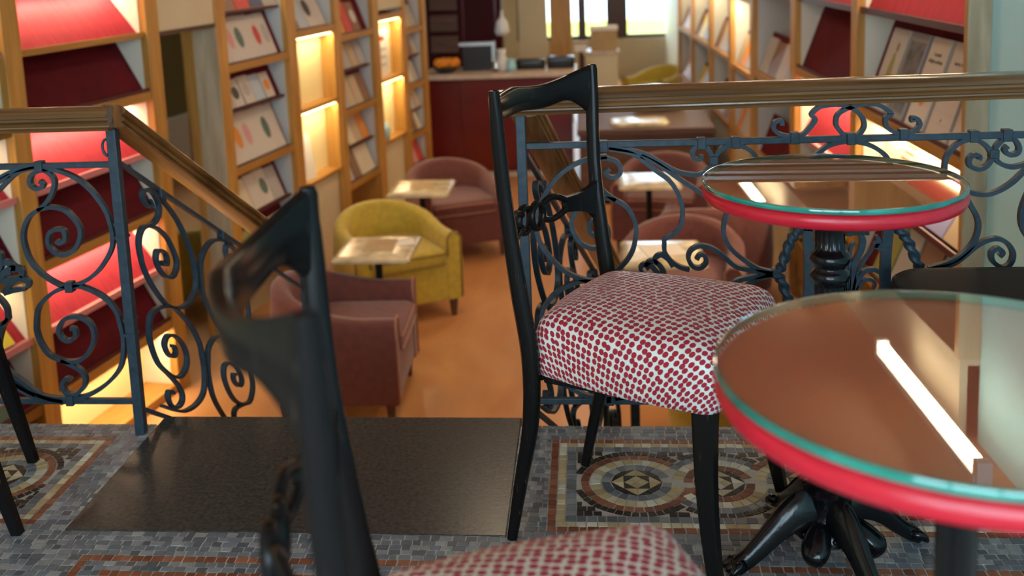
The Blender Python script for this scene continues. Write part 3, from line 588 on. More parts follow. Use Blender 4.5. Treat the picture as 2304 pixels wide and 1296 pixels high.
# ================================================================== CAFE CHAIRS
KZ = [0, .15, .3, .45, .6, .8, 1.02]; KX = [.037, .07, .103, .11, .09, .069, .063]
def post_x(z): return lerp(z, KZ, KX)
def make_chair(label):
    t = thing('cafe_chair', label, 'chair', group='black lacquered cafe chairs')
    prof = crom([(KX[i], KZ[i]) for i in range(len(KZ))], 6)
    for s in (-1, 1):
        rings = []
        for x, z in prof:
            wx = lerp(z, [0, .12, .3, .5, .7, .95, 1.02], [.022, .028, .036, .040, .033, .030, .020]) / 2; wy = lerp(z, [0, .4, .6, 1.02], [.020, .027, .025, .020]) / 2
            y = s * lerp(z, [0, .45, .75, 1.02], [.188, .206, .215, .233])
            ring = []
            for j in range(12):
                a = 2 * pi * j / 12; ca, sa = cos(a), sin(a); k = (abs(ca) ** 3.2 + abs(sa) ** 3.2) ** (-1 / 3.2); ring.append((x + wx * ca * k, y + wy * sa * k, z))
            rings.append(ring)
        G().loft(rings).build('back_post', 'black_lacquer', t, smooth=True, angle=60)
    # crest rail: bowed backwards, waisted, swelling into the posts
    rings = []; N = 36
    for i in range(N + 1):
        q = -1 + 2 * i / N; aq = abs(q); y = q * .234
        x = .063 - .088 * (1 - aq ** 2.3) + .004; zt = 1.022 - .038 * (1 - aq ** 2.6) + .010 * cos(q * pi * 1.5) * (1 - aq)
        h = .050 + .006 * (1 - aq) + .085 * max(0, (aq - .62) / .38) ** 2.2; tk = .019 + .004 * (1 - aq); lean = .012 * (1 - aq)
        c = [(-.5, 0), (-.42, -.06), (.42, -.05), (.5, .0)]
        ring = []
        for (ox, oz) in [(-.28, 0), (.28, 0), (.5, -.08), (.52, -.5), (.5, -.92), (.28, -1), (-.28, -1), (-.5, -.92), (-.48, -.5), (-.5, -.08)]:
            ring.append((x + ox * tk + lean * (oz + .5) * -1, y, zt + oz * h))
        rings.append(ring)
    G().loft(rings).build('crest_rail', 'black_lacquer', t, smooth=True, angle=55)
    # splat rail: two forked arms meeting in a pair of rings
    zb = .690; bow = lambda y: post_x(zb) - .072 * (1 - min(1, abs(y) / .21) ** 2.2)
    for s in (-1, 1):
        rings = []
        for i in range(13):
            y = .208 - .082 * i / 12; h = lerp(i / 12, [0, .15, .4, .7, 1], [.105, .072, .050, .040, .036]); x = bow(y); tk = .015
            zz = zb + .004
            rings.append([(x - tk / 2, s * y, zz - h / 2), (x + tk / 2, s * y, zz - h / 2), (x + tk / 2, s * y, zz + h / 2), (x - tk / 2, s * y, zz + h / 2)] if s > 0 else [(x + tk / 2, s * y, zz - h / 2), (x - tk / 2, s * y, zz - h / 2), (x - tk / 2, s * y, zz + h / 2), (x + tk / 2, s * y, zz + h / 2)])
        arm = G().loft(rings)
        for sg in (-1, 1):
            pts = crom([(.132, sg * .010), (.110, sg * .022), (.085, sg * .027), (.060, sg * .021), (.044, sg * .014)], 4)
            arm.tube([(bow(y), s * y, zb + .004 + dz) for y, dz in pts], .0078, 8)
        arm.build('splat_arm', 'black_lacquer', t, smooth=True, angle=50)
        g = G(); cy = s * .023; rings = []
        for i in range(25):
            a = 2 * pi * i / 24; c = Vector((bow(cy) + .004 * s, cy + .027 * cos(a), zb + .030 * sin(a))); rd = Vector((0, cos(a), sin(a)))
            rings.append([tuple(c + rd * (.0075 * cos(b)) + Vector((1, 0, 0)) * (.010 * sin(b))) for b in [2 * pi * j / 8 for j in range(8)]])
        g.loft(rings, cap=False).build('splat_ring', 'black_lacquer', t, smooth=True)
    # front legs
    for s in (-1, 1):
        top = (.487, s * .182, .42); ft = (.531, s * .232, 0); rings = []
        for i in range(9):
            q = i / 8; c = [top[k] + (ft[k] - top[k]) * q for k in range(3)]; c[0] += .010 * sin(q * pi) * -1; w = .0235 - .0115 * q
            rings.append([(c[0] + w * a, c[1] + w * b, c[2]) for a, b in ((-1, -.75), (-.75, -1), (.75, -1), (1, -.75), (1, .75), (.75, 1), (-.75, 1), (-1, .75))])
        G().loft(rings).build('front_leg', 'black_lacquer', t, smooth=True, angle=30)
    G().box(.13, .495, -.187, -.165, .385, .425).box(.13, .495, .165, .187, .385, .425).box(.475, .497, -.17, .17, .385, .425).box(.10, .125, -.18, .18, .385, .425).build('seat_frame', 'black_lacquer', t, bevel=.003)
    # upholstered seat
    C = [(.100, -.192), (.525, -.226), (.525, .226), (.100, .192)]; rad = .050; out = []
    for i in range(4):
        p, c, n = Vector(C[i - 1]), Vector(C[i]), Vector(C[(i + 1) % 4]); a = (p - c).normalized(); b = (n - c).normalized()
        p0 = c + a * rad; p1 = c + b * rad
        q0 = out[-1] if out else None
        for k in range(7):
            u = k / 6; out.append(((1 - u) ** 2 * p0 + 2 * u * (1 - u) * c + u * u * p1))
    full = []
    for i in range(len(out)):
        a, b = out[i], out[(i + 1) % len(out)]; L = (b - a).length; k = max(1, round(L / .016)); d = (b - a); nn = Vector((d.y, -d.x)).normalized() if L > 0 else Vector((0, 0))
        for j in range(k):
            q = j / k; full.append(a + d * q + nn * (.012 * sin(pi * q) if k > 4 else 0))
    cx, cy = .315, 0.0
    prf = [(.95, .398), (.985, .402), (1.0, .415), (1.008, .440), (1.006, .470), (.995, .492), (.970, .510), (.93, .523), (.86, .534), (.74, .543), (.58, .550), (.38, .554), (.18, .556)]
    V = []; UVs = []; n = len(full); arc = 0; lastp = None
    Rr = .22
    for li, (k, z) in enumerate(prf): V.append([(cx + (p.x - cx) * k, cy + (p.y - cy) * k, z) for p in full])
    # arc-length outward unwrapping
    acc = [0.0] * len(prf)
    for li in range(len(prf) - 2, -1, -1):
        r0, z0 = prf[li + 1]; r1, z1 = prf[li]; acc[li] = acc[li + 1] + hypot((r1 - r0) * Rr, z1 - z0)
    base = prf[-1][0] * Rr
    g = G().loft(V, cap=False); b = len(g.v); g.v.append((cx, cy, .5565)); m0 = (len(prf) - 1) * n
    for j in range(n): g.f.append([m0 + j, m0 + (j + 1) % n, b]); g.mi.append(0)
    g.f.append([n - 1 - j for j in range(n)]); g.mi.append(0)
    o = g.build('seat_cushion', 'dotted_velvet', t, smooth=True)
    uvl = o.data.uv_layers.new(name='UVMap'); uvv = {}
    for li in range(len(prf)):
        k = (base + acc[li]) / Rr
        for j in range(n): uvv[li * n + j] = ((full[j].x - cx) * k, (full[j].y - cy) * k)
    uvv[b] = (0, 0)
    for lp in o.data.loops: uvl.data[lp.index].uv = uvv[lp.vertex_index]
    return t
ch = make_chair('black lacquered chair with dotted red seat, standing clear at the table by the railing')
ch.location = (-.1436, 2.3043, .001); ch.rotation_euler = (0, 0, -.450)
copy_thing(ch, (-.350, .978, .001), .262, 'black chair in the near foreground, seen from behind its bowed back')
# a stool at the left picture edge: only two of its legs reach into the frame
so = thing('bar_stool', 'seat at the left picture edge, of which only two black tapered legs show', 'stool', (-1.60, 2.20, 0))
for (tx, ty), (fx_, fy_) in (((.03, .20), (.095, .25)), ((.17, -.14), (.245, -.091)), ((-.30, .05), (-.36, .10)), ((-.16, -.29), (-.21, -.33))):
    rings = []
    for i in range(7):
        q = i / 6; c = (tx + (fx_ - tx) * q, ty + (fy_ - ty) * q, .43 * (1 - q) + .001); w = .0215 - .0085 * q; rings.append([(c[0] + w * a, c[1] + w * b, c[2]) for a, b in ((-1, -.7), (-.7, -1), (.7, -1), (1, -.7), (1, .7), (.7, 1), (-.7, 1), (-1, .7))])
    G().loft(rings).build('leg', 'black_lacquer', so, smooth=True, angle=30)
G().lathe([(.01, .43), (.20, .43), (.225, .445), (.225, .475), (.20, .49), (.01, .495)], 40, -.10, -.05).build('seat', 'leather', so, smooth=True, angle=50)

# ================================================================== BISTRO TABLES
def make_table(label, slim=False):
    t = thing('bistro_table', label, 'table', group='round red bistro tables')
    r = .254; zt = .823
    pr = [(0.02, zt - .044), (r - .020, zt - .044), (r - .006, zt - .039), (r - .0005, zt - .030), (r, zt - .022), (r - .003, zt - .015), (r - .008, zt - .0115), (0.02, zt - .0115)]
    G().lathe(pr, 128).build('rim', 'red_paint', t, smooth=True, angle=40)
    G().lathe([(.01, zt - .0116), (r - .009, zt - .0116), (r - .009, zt - .0106), (.01, zt - .0106)], 128).build('top_board', 'table_veneer', t)
    gl = G().lathe([(.005, zt - .0006), (r - .0052, zt - .0006), (r - .0052, zt), (.005, zt)], 128).build('glass_top', 'glass_clear', t)
    rg = []
    for (ra, z) in [(r - .0045, zt - .0098), (r - .0018, zt - .0098), (r - .001, zt - .0088), (r - .001, zt - .001), (r - .0018, zt - .0002), (r - .0045, zt - .0002)]: rg.append([(ra * cos(2 * pi * j / 128), ra * sin(2 * pi * j / 128), z) for j in range(128)])
    rg.append(rg[0]); G().loft(rg, cap=False).build('glass_edge', 'edge_green', gl, smooth=True, angle=50)
    for k in range(3): a = .5 + 2.1 * k; G().box(.20 * cos(a) - .02, .20 * cos(a) + .02, .20 * sin(a) - .02, .20 * sin(a) + .02, zt - .056, zt - .044).build('bracket', 'black_cast_iron', t)
    G().lathe([(.02, .756), (.085, .756), (.098, .764), (.098, .779), (.02, .779)], 40).build('top_flange', 'black_cast_iron', t, smooth=True, angle=40)
    fl_ = lambda r_, z: .16 if (.33 < z < .605 or .68 < z < .73) else 0
    prf = [(.028, .185), (.028, .215), (.033, .225), (.033, .236), (.027, .242), (.029, .250), (.029, .315), (.030, .33), (.030, .345), (.030, .60), (.029, .606), (.036, .612), (.040, .622), (.036, .632), (.030, .638), (.030, .642), (.037, .649), (.041, .659), (.037, .669), (.030, .675), (.029, .685), (.029, .728), (.035, .738), (.050, .750), (.050, .760), (.01, .760)]
    if slim: fl_ = None; prf = [(.028, .185), (.028, .215), (.033, .225), (.033, .236), (.023, .246), (.0215, .26), (.0215, .735), (.030, .742), (.045, .752), (.045, .760), (.01, .760)]
    G().lathe(prf, 64, flute=fl_).build('column', 'black_cast_iron', t, smooth=True, angle=60)
    hub = [(.01, .048), (.058, .050), (.070, .060), (.068, .078), (.057, .088), (.049, .098), (.048, .146), (.052, .150), (.052, .158), (.045, .163), (.037, .168), (.041, .176), (.046, .190), (.046, .206), (.040, .220), (.030, .228), (.01, .230)]
    G().lathe(hub, 48).build('hub', 'black_cast_iron', t, smooth=True, angle=50)
    for k in range(4):
        a = radians(198 + 90 * k); ca, sa = cos(a), sin(a)
        path = crom([(.035, .118), (.070, .120), (.110, .098), (.150, .062), (.185, .032), (.206, .020), (.218, .017)], 4); n = len(path); rings = []
        for i, (d, z) in enumerate(path):
            q = i / (n - 1); w = lerp(q, [0, .3, .7, .86, 1], [.030, .024, .016, .019, .014]); h = lerp(q, [0, .3, .7, .86, 1], [.046, .036, .021, .018, .013])
            ring = []
            for (oy, oz) in ((-1, -.8), (-.9, .1), (-.45, .8), (0, 1), (.45, .8), (.9, .1), (1, -.8), (0, -1)): ring.append((d * ca - oy * w * sa, d * sa + oy * w * ca, max(.0015, z + oz * h)))
            rings.append(ring)
        leg = G().loft(rings); b = leg.build('leg', 'black_cast_iron', t, smooth=True, angle=60)
        # claw toes
        for s in (-1, 0, 1):
            tp = [(.196, s * .010, .024), (.212, s * .015, .021), (.225, s * .018, .011), (.230, s * .019, .0055)]
            G().tube([(d * ca - y * sa, d * sa + y * ca, z) for d, y, z in tp], [.010, .011, .008, .004], 8).build('claw', 'black_cast_iron', b, smooth=True)
        # scrolled knee boss hanging between two legs
        a2 = a + radians(45); c2, s2 = cos(a2), sin(a2); rings = []
        for i in range(10):
            q = i / 9; d = .050 + .052 * sin(q * 1.9); z = .100 - .070 * q; rr_ = .008 + .022 * sin(pi * (q * .85 + .12)) ; ring = []
            for j in range(12):
                b2 = 2 * pi * j / 12; ring.append((d * c2 - rr_ * cos(b2) * s2 + rr_ * sin(b2) * .8 * c2, d * s2 + rr_ * cos(b2) * c2 + rr_ * sin(b2) * .8 * s2, z + .004 * sin(b2)))
            rings.append(ring)
        G().loft(rings).build('knee_boss', 'black_cast_iron', t, smooth=True)
    # beaded ring round the hub
    for j in range(20):
        a = 2 * pi * j / 20; G().lathe([(.0005, .068), (.004, .070), (.0055, .074), (.004, .078), (.0005, .080)], 8, .069 * cos(a), .069 * sin(a)).build('bead', 'black_cast_iron', t, smooth=True)
    return t
tb = make_table('round glass topped red table beside the railing, with clawed cast iron foot'); tb.location = (.483, 2.069, .001)
tb2 = make_table('large nearest round table with red rim and glass top, cut by the right picture edge', True); tb2.location = (.3903, 1.082, .001); tb2.rotation_euler = (0, 0, .4); tb2.scale = (1.02, 1.02, 1.02)

# ---- black leather bench by the railing
bn = thing('leather_bench', 'black leather padded bench in front of the railing at the right', 'bench', (1.10, 2.30, 0))
def pad(x0, x1, y0, y1, z0, z1, rc, n=8):
    rings = []
    for k, z in ((.965, z0), (1.0, z0 + .012), (1.0, z1 - .028), (.985, z1 - .010), (.95, z1 - .002), (.80, z1 + .003), (.4, z1 + .006)):
        ring = []; hx, hy = (x1 - x0) / 2, (y1 - y0) / 2; cx, cy = (x0 + x1) / 2, (y0 + y1) / 2; ins = (1 - k) * min(hx, hy); ax, ay = hx - ins, hy - ins; r = min(rc, min(ax, ay) * .95)
        for sx, sy, a0 in ((1, 1, 0), (-1, 1, pi / 2), (-1, -1, pi), (1, -1, 1.5 * pi)):
            for i in range(n): a = a0 + (pi / 2) * i / (n - 1); ring.append((cx + sx * (ax - r) + r * cos(a), cy + sy * (ay - r) + r * sin(a), z))
        rings.append(ring)
    return G().loft(rings)
pad(-.385, .30, -.22, .235, .410, .492, .09).build('seat_pad', 'leather', bn, smooth=True, angle=70)
G().box(-.34, .28, -.18, .20, .33, .385).build('seat_frame', 'black_lacquer', bn, bevel=.004)
for x in (-.32, .25):
    for y in (-.16, .17): G().box(x, x + .035, y, y + .035, .001, .33).build('leg', 'black_lacquer', bn, bevel=.004)

# ================================================================== LOWER SHOP: ARMCHAIRS AND TABLES
def make_armchair(label, body, piping, group):
    t = thing('tub_armchair', label, 'armchair', group=group)
    W, D, th = .37, .36, .10          # half width, half depth, wall thickness;  front is +x
    path = []
    for i in range(33):
        q = i / 32
        if q < .2: path.append((D - (D + .02) * (q / .2), -W, q))
        elif q > .8: path.append((-.02 + (D + .02) * ((q - .8) / .2), W, q))
        else:
            a = -pi / 2 - pi * (q - .2) / .6; path.append((-.02 + (D - .02) * cos(a) * 1.0, -W * -sin(a) * 1.0 if False else W * sin(a), q))
    rings = []
    for i, (x, y, q) in enumerate(path):
        p = path[max(0, i - 1)]; n = path[min(32, i + 1)]; dx, dy = n[0] - p[0], n[1] - p[1]; l = hypot(dx, dy); ix, iy = -dy / l, dx / l
        if (ix * -x + iy * -y) < 0: ix, iy = -ix, -iy
        h = .575 + .135 * sin(pi * min(1, max(0, (q - .10) / .80))) ** 1.5
        rings.append([(x + ix * a, y + iy * a, z) for a, z in ((0, .13), (-.012, h * .6), (0, h - .03), (.025, h), (th - .025, h), (th, h - .03), (th + .01, .42), (th, .13))])
    G().loft(rings).build('shell', body, t, smooth=True, angle=55)
    for s in (-1, 1):
        G().tube([(D + .002, s * (W - .004), .14), (D + .002, s * (W - .002), .55), (D + .002, s * (W - .03), .587), (D + .002, s * (W - th + .03), .587), (D + .002, s * (W - th), .55), (D + .002, s * (W - th), .43)], .007, 6).build('piping', piping, t, smooth=True)
    G().box(-.25, D - .005, -W + th - .01, W - th + .01, .13, .375).build('front_rail', body, t, bevel=.012)
    cu = pad(-.24, D + .012, -W + th - .004, W - th + .004, .375, .475, .05); cu = cu.build('seat_cushion', body, t, smooth=True, angle=70)
    G().tube([(D + .014, -W + th + .02, .452), (D + .016, 0, .456), (D + .014, W - th - .02, .452)], .006, 6).build('piping', piping, cu)
    G().tube([(D + .014, -W + th + .02, .385), (D + .016, 0, .383), (D + .014, W - th - .02, .385)], .006, 6).build('piping', piping, cu)
    for x in (-.24, D - .05):
        for y in (-W + .05, W - .05): G().add(*(lambda a, b: ([(x - a, y - a, .132), (x + a, y - a, .132), (x + a, y + a, .132), (x - a, y + a, .132), (x - b, y - b, .0015), (x + b, y - b, .0015), (x + b, y + b, .0015), (x - b, y + b, .0015)], [(0, 1, 2, 3), (7, 6, 5, 4), (4, 5, 1, 0), (5, 6, 2, 1), (6, 7, 3, 2), (7, 4, 0, 3)]))(.024, .014)).build('leg', 'brown_wood', t)
    return t
GA = 'tub armchairs on the lower floor'
ya = make_armchair('mustard yellow tub armchair behind a marble table, left of the aisle', 'yellow_velvet', 'yellow_piping', GA); ya.location = (-1.36, 6.66, LOW); ya.rotation_euler = (0, 0, -1.02)
ma = make_armchair('mauve tub armchair beside the farther marble table on the left', 'mauve_velvet', 'mauve_piping', GA); ma.location = (-1.12, 8.10, LOW); ma.rotation_euler = (0, 0, -1.15)
copy_thing(ma, (-1.365, 5.24, LOW), .03, 'mauve tub armchair with pale piping, side on at the foot of the steps', GA)
copy_thing(ma, (.55, 6.10, LOW), -1.75, 'mauve tub armchair facing the nearer marble table on the right', GA)
copy_thing(ma, (.60, 8.15, LOW), -1.75, 'mauve tub armchair at the farther marble table on the right', GA)
copy_thing(ma, (.84, 6.84, LOW), 1.4, 'mauve tub armchair back to back between the two right tables', GA)
copy_thing(ya, (.72, 4.55, LOW), 1.25, 'yellow tub armchair low beneath the right railing', GA)
copy_thing(ya, tuple(L0 + Vector((sin(aL), cos(aL), 0)) * -1.10 + Vector((-cos(aL), sin(aL), 0)) * .93 + Vector((0, 0, LOW))), 1.2, 'olive yellow tub armchair inside the dark doorway behind the stair railing', GA)
copy_thing(ya, (1.02, 14.6, LOW), -2.3, 'yellow tub armchair far back near the street window', GA)
def make_cafe_table(label):
    t = thing('marble_table', label, 'table', group='square marble tables on the lower floor')
    pad(-.225, .225, -.24, .24, .695, .7195, .012, 4).build('top', 'marble', t, smooth=True, angle=40)
    G().box(-.224, .224, -.239, .239, .690, .6955).build('trim', 'dark_metal', t)
    G().tube([(0, 0, .06), (0, 0, .692)], .022, 14).build('column', 'dark_metal', t, smooth=True, angle=60)
    G().lathe([(.01, .045), (.06, .045), (.03, .075), (.022, .09), (.01, .09)], 20).build('hub', 'dark_metal', t, smooth=True, angle=50)
    for k in range(4): a = pi / 4 + k * pi / 2; G().tube([(.02 * cos(a), .02 * sin(a), .06), (.14 * cos(a), .14 * sin(a), .045), (.25 * cos(a), .25 * sin(a), .016)], [.02, .017, .014], 8).build('foot', 'dark_metal', t, smooth=True)
    return t
mt_ = make_cafe_table('square marble cafe table in front of the yellow armchair'); mt_.location = (-1.245, 5.74, LOW)
copy_thing(mt_, (-1.225, 7.30, LOW), 0, 'square marble cafe table in front of the farther mauve armchair on the left')
copy_thing(mt_, (.395, 5.575, LOW), 0, 'square marble cafe table seen through the right railing above the chair seat')
copy_thing(mt_, (.435, 7.40, LOW), 0, 'square marble cafe table farther back on the right, seen through the railing')
def leaflet(x, y, z, w, d, rz, mat, label):
    o = tag(G().box(-w / 2, w / 2, -d / 2, d / 2, 0, .004).build('menu_card', mat), label, 'card'); o.location = (x, y, z); o.rotation_euler = (0, 0, rz)
leaflet(-1.23, 5.76, LOW + .7235, .18, .26, .05, 'box_card', 'brown menu sheet lying on the near left marble table')
leaflet(-1.09, 5.82, LOW + .7235, .10, .14, .3, 'paper', 'pale card lying at the right side of the near left marble table')
leaflet(-1.22, 7.31, LOW + .7235, .16, .22, .1, 'box_card', 'brown menu sheet lying on the farther left marble table')
leaflet(.40, 5.58, LOW + .7235, .22, .2, .2, 'paper', 'pale menu sheet on the marble table above the chair seat')

# ================================================================== BOOKCASES
ORD = ['first', 'second', 'third', 'fourth', 'fifth', 'sixth', 'seventh', 'eighth', 'ninth', 'tenth', 'eleventh', 'twelfth']
BOOKMATS = {}
def bmat(col):
    k = 'cover_%02d_%02d_%02d' % tuple(int(c * 99) for c in col)
    if k not in MATS: plain(k, col, 0.45)
    return k
def bay(name, label, cat, x0, x1, left, sides='cream_side'):
    t = thing(name, label, cat); on_wall(t, left); return t
def upright(parent, x0, x1, z0=LOW + .001, z1=2.0, mat='honey_wood', dep=.33):
    return G().box(x0, x1, -.012, dep, z0, z1).build('upright', mat, parent, bevel=.003)
def board(parent, x0, x1, z, th=.05, y0=-.004, y1=.335, mat='honey_shelf', name='shelf'):
    return G().box(x0, x1, y0, y1, z - th, z).build(name, mat, parent, bevel=.002)
def slant(parent, x0, x1, ya, za, yb, zb, mat, th=.012, name='display_board'):
    """board leaning back: bottom front edge (ya,za), top back edge (yb,zb)"""
    d = Vector((yb - ya, zb - za)).normalized(); n = Vector((d.y, -d.x)) * th
    v = []
    for x in (x0, x1): v += [(x, ya, za), (x, yb, zb), (x, yb + n.x, zb + n.y), (x, ya + n.x, za + n.y)]
    return G().add(v, [(0, 1, 2, 3), (7, 6, 5, 4), (0, 4, 5, 1), (1, 5, 6, 2), (2, 6, 7, 3), (3, 7, 4, 0)]).build(name, mat, parent)
def sidewalls(parent, x0, x1, z0, z1, mat='cream_side', dep=.335):
    G().box(x0 - .001, x0 + .006, .03, dep, z0, z1).build('side_lining', mat, parent); G().box(x1 - .006, x1 + .001, .03, dep, z0, z1).build('side_lining', mat, parent)
def led(parent, x0, x1, y, z, power, left, tilt=0.0, col=(1.0, 0.80, 0.50)):
    """LED strip fixture under a shelf, with its own light"""
    s = G().box(x0, x1, y - .012, y + .012, z, z + .008).build('led_strip', 'led_glow', parent)
    l = area('led_light', ((x0 + x1) / 2, y, z - .003), (tilt, 0, 0), x1 - x0, .02, power, col); l.parent = parent
def place_books(bx0, bx1, ya, za, yb, zb, left, items, rowname, groupname):
    """books standing face-on against a leaning board; items: (width, height, colour, spot colour or None, gap)"""
    d = Vector((0, yb - ya, zb - za)).normalized(); ln = atan2(d.y, d.z)
    x = bx0; seq = items if not left else items
    root = L0 if left else R0; rz = RZL if left else RZR; Mw = Matrix.Translation(root) @ Matrix.Rotation(rz, 4, 'Z')
    for i, (w, h, col, spot, gap) in enumerate(seq):
        x += gap
        if x + w > bx1: break
        th = .016
        o = thing('book', '', 'book', group=groupname)
        nm = COLN(col); sp = (' with ' + COLN(spot) + ' picture') if spot else ''
        o['label'] = '%s book%s, %s from left %s' % (nm, sp, ORD[min(11, i if left else len(items) - 1 - i)], rowname)
        G().box(0, w, -th, -.0015, 0, h).build('cover', bmat(col), o); G().box(.002, w - .001, -th + .002, -.003, -.0008, h + .0008).build('pages', 'paper', o)
        if spot:
            pw, ph = w * .34, h * .24; g = G(); pts = [(w * .5 + pw * cos(2 * pi * k / 18), h * .5 + ph * sin(2 * pi * k / 18)) for k in range(18)]
            g.add([(px, -th - .0008, pz) for px, pz in pts] + [(px, -th + .0002, pz) for px, pz in pts], [tuple(range(18))] + [(k, k + 18, (k + 1) % 18 + 18, (k + 1) % 18) for k in range(18)]).build('cover_picture', bmat(spot), o)
        o.matrix_world = Mw @ Matrix.Translation((x, ya - .001, za + .001)) @ Matrix.Rotation(-ln, 4, 'X'); x += w
def COLN(c):
    T = [('white', (.60, .55, .49)), ('cream', (.66, .58, .42)), ('grey', (.42, .40, .38)), ('pale blue', (.45, .55, .62)), ('orange', (.70, .25, .03)), ('red', (.55, .04, .03)), ('yellow', (.75, .60, .04)), ('olive green', (.28, .27, .07)), ('dark green', (.06, .13, .10)), ('navy', (.05, .07, .14)), ('black', (.03, .03, .03)), ('pink', (.62, .30, .30)), ('lavender', (.34, .33, .58)), ('tan', (.52, .38, .24)), ('brown', (.24, .12, .07))]
    return min(T, key=lambda t: sum((a - b) ** 2 for a, b in zip(t[1], c)))[0]
WH = (.60, .55, .49); CR = (.66, .58, .42); GY = (.42, .40, .38); PB = (.45, .55, .62); OR = (.70, .25, .03); RD = (.55, .04, .03); YL = (.75, .60, .04); OL = (.28, .27, .07); DG = (.06, .13, .10); NV = (.05, .07, .14); BK = (.03, .03, .03); PK = (.62, .30, .30); LV = (.34, .33, .58); TN = (.52, .38, .24); BR = (.24, .12, .07)
def compartment(t, x0, x1, zb, zm, zt, left, power, up='red_board', lo='maroon_shade_board', edge='pink_edge', lip='maroon_edge', sides=True):
    """one shelf space: wooden shelf at zb, a lit upper display board above a ledge at zm, a lower one below with shade put into its colour"""
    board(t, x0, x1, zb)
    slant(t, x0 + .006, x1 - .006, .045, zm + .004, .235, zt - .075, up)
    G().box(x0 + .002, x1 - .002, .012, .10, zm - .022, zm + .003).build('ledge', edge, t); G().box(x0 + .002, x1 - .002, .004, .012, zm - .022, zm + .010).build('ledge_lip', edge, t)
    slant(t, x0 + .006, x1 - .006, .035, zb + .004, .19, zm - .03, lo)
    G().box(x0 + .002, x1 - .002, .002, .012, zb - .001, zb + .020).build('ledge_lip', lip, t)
    if sides: sidewalls(t, x0, x1, zb, zt - .05)
    if power: led(t, x0 + .02, x1 - .02, .150, zt - .064, power, left)

# ---- left wall (x = distance along the wall)
LIT = 3.0
b = bay('bookcase', 'leftmost wooden bookcase bay with colourful books, cut by the left picture edge', 'bookcase', 0, 0, True)
for z in (1.27, .63, -.03, -.67): board(b, -4.42, -3.42, z)
for zb, zm, zt in ((.63, .95, 1.27), (-.03, .30, .63), (-.67, -.36, -.03)): compartment(b, -4.42, -3.42, zb, zm, zt, True, LIT * .6)
upright(b, -4.53, -4.42); board(b, -4.42, -3.42, -1.05, th=.04)
b = bay('bookcase', 'bookcase bay of empty red display boards behind the left railing', 'bookcase', 0, 0, True)
upright(b, -3.42, -3.31); upright(b, -2.32, -2.20)
for z in (1.27,): board(b, -3.31, -2.32, z)
for zb, zm, zt in ((.63, .945, 1.27), (-.03, .30, .63), (-.67, -.36, -.03)): compartment(b, -3.31, -2.32, zb, zm, zt, True, LIT * 1.5, edge='honey_shelf' if zb > .6 else 'pink_edge')
G().box(-3.31, -2.32, .20, .22, LOW + .001, -.72).build('lit_base_panel', 'niche_white', b); led(b, -3.28, -2.35, .05, -.735, LIT * 2.2, True, radians(-25)); G().box(-3.31, -2.32, 0, .2, LOW + .001, LOW + .05).build('plinth', 'honey_shelf', b)
sidewalls(b, -3.31, -2.32, LOW + .05, -.72)
# doorway header
b = bay('doorway_surround', 'cream header board over the dark doorway between the bookcases', 'doorway', 0, 0, True)
G().box(-2.20, -1.58, .0, .20, .945, 2.0).build('header', 'cream_panel', b); G().box(-2.20, -1.58, -.004, .20, .92, .945).build('lintel', 'brown_wood', b)
G().box(-1.592, -1.581, -.012, .15, LOW + .001, .92).build('jamb_lining', 'pale_wood', b)
s = tag(bpy.data.objects.new('side_room_bookcase', None), 'small brown bookcase seen through the dark doorway', 'bookcase'); COL.objects.link(s); on_wall(s)
for y in (2.93, 2.15): G().box(2.98, 3.28, y, y + .07, LOW + .001, .75).build('side', 'honey_wood', s)
for z in (-1.0, -.62, -.25, .12, .5): G().box(2.99, 3.27, 2.22, 2.93, z - .04, z).build('shelf', 'honey_shelf', s)
G().box(3.27, 3.29, 2.15, 3.0, LOW + .05, .75).build('back', 'maroon_shade_board', s)
s = thing('side_table', 'dark side table with a white bowl seen through the doorway', 'table', tuple(L0 + Vector((sin(aL), cos(aL), 0)) * 2.1 + Vector((-cos(aL), sin(aL), 0)) * 3.1 + Vector((0, 0, LOW))), RZL)
G().box(-.5, .3, -.2, .3, 1.08, 1.12).build('top', 'brown_wood', s)
for x in (-.46, .24): G().box(x, x + .05, -.17, .27, .001, 1.08).build('leg', 'brown_wood', s)
o = tag(G().lathe([(.02, 0), (.12, .004), (.20, .07), (.19, .072), (.10, .02), (.01, .015)], 20).build('bowl', 'white_china', smooth=True), 'white bowl on the dark side table beyond the doorway', 'bowl')
o.location = s.location + Vector((0, 0, 1.121))
# book bays
def book_bay(label, x0, x1, rows, left, power=2.0, u0=None, u1=None, upm='honey_wood', dep=.335):
    b = bay('bookcase', label, 'bookcase', 0, 0, left)
    for z in rows['boards']: board(b, x0, x1, z, y1=dep)
    for (ya, za, yb, zb) in rows['slants']:
        slant(b, x0 + .006, x1 - .006, ya, za, yb, zb, 'maroon_shade_board'); G().box(x0 + .002, x1 - .002, ya - .035, ya + .03, za - .018, za).build('ledge', 'maroon_edge', b)
    sidewalls(b, x0, x1, min(rows['boards']), 1.9, 'grey_side', dep)
    if dep < .3: G().box(x0, x1, dep, dep + .012, LOW + .001, 2.0).build('back_panel', 'maroon_shade_board', b)
    G().box(x0, x1, min(.30, dep - .02), min(.34, dep), LOW + .001, min(rows['boards']) - .05).build('base_panel', 'cream_panel', b)
    if u0: upright(b, *u0, mat=upm, dep=min(.33, dep))
    if u1: upright(b, *u1, mat=upm)
    if power: led(b, x0 + .05, x1 - .05, .10, max(rows['boards']) + .62, power, left)
    return b
def rows_of(tops): return {'boards': [t for t, k in tops if k], 'slants': [(.045 if k else .075, t + .001, .045 + .11 if k else .19, t + .30) for t, k in tops]}
TD = [(.67, 1), (.37, 0), (0.01, 1), (-.35, 0), (-.69, 1)]
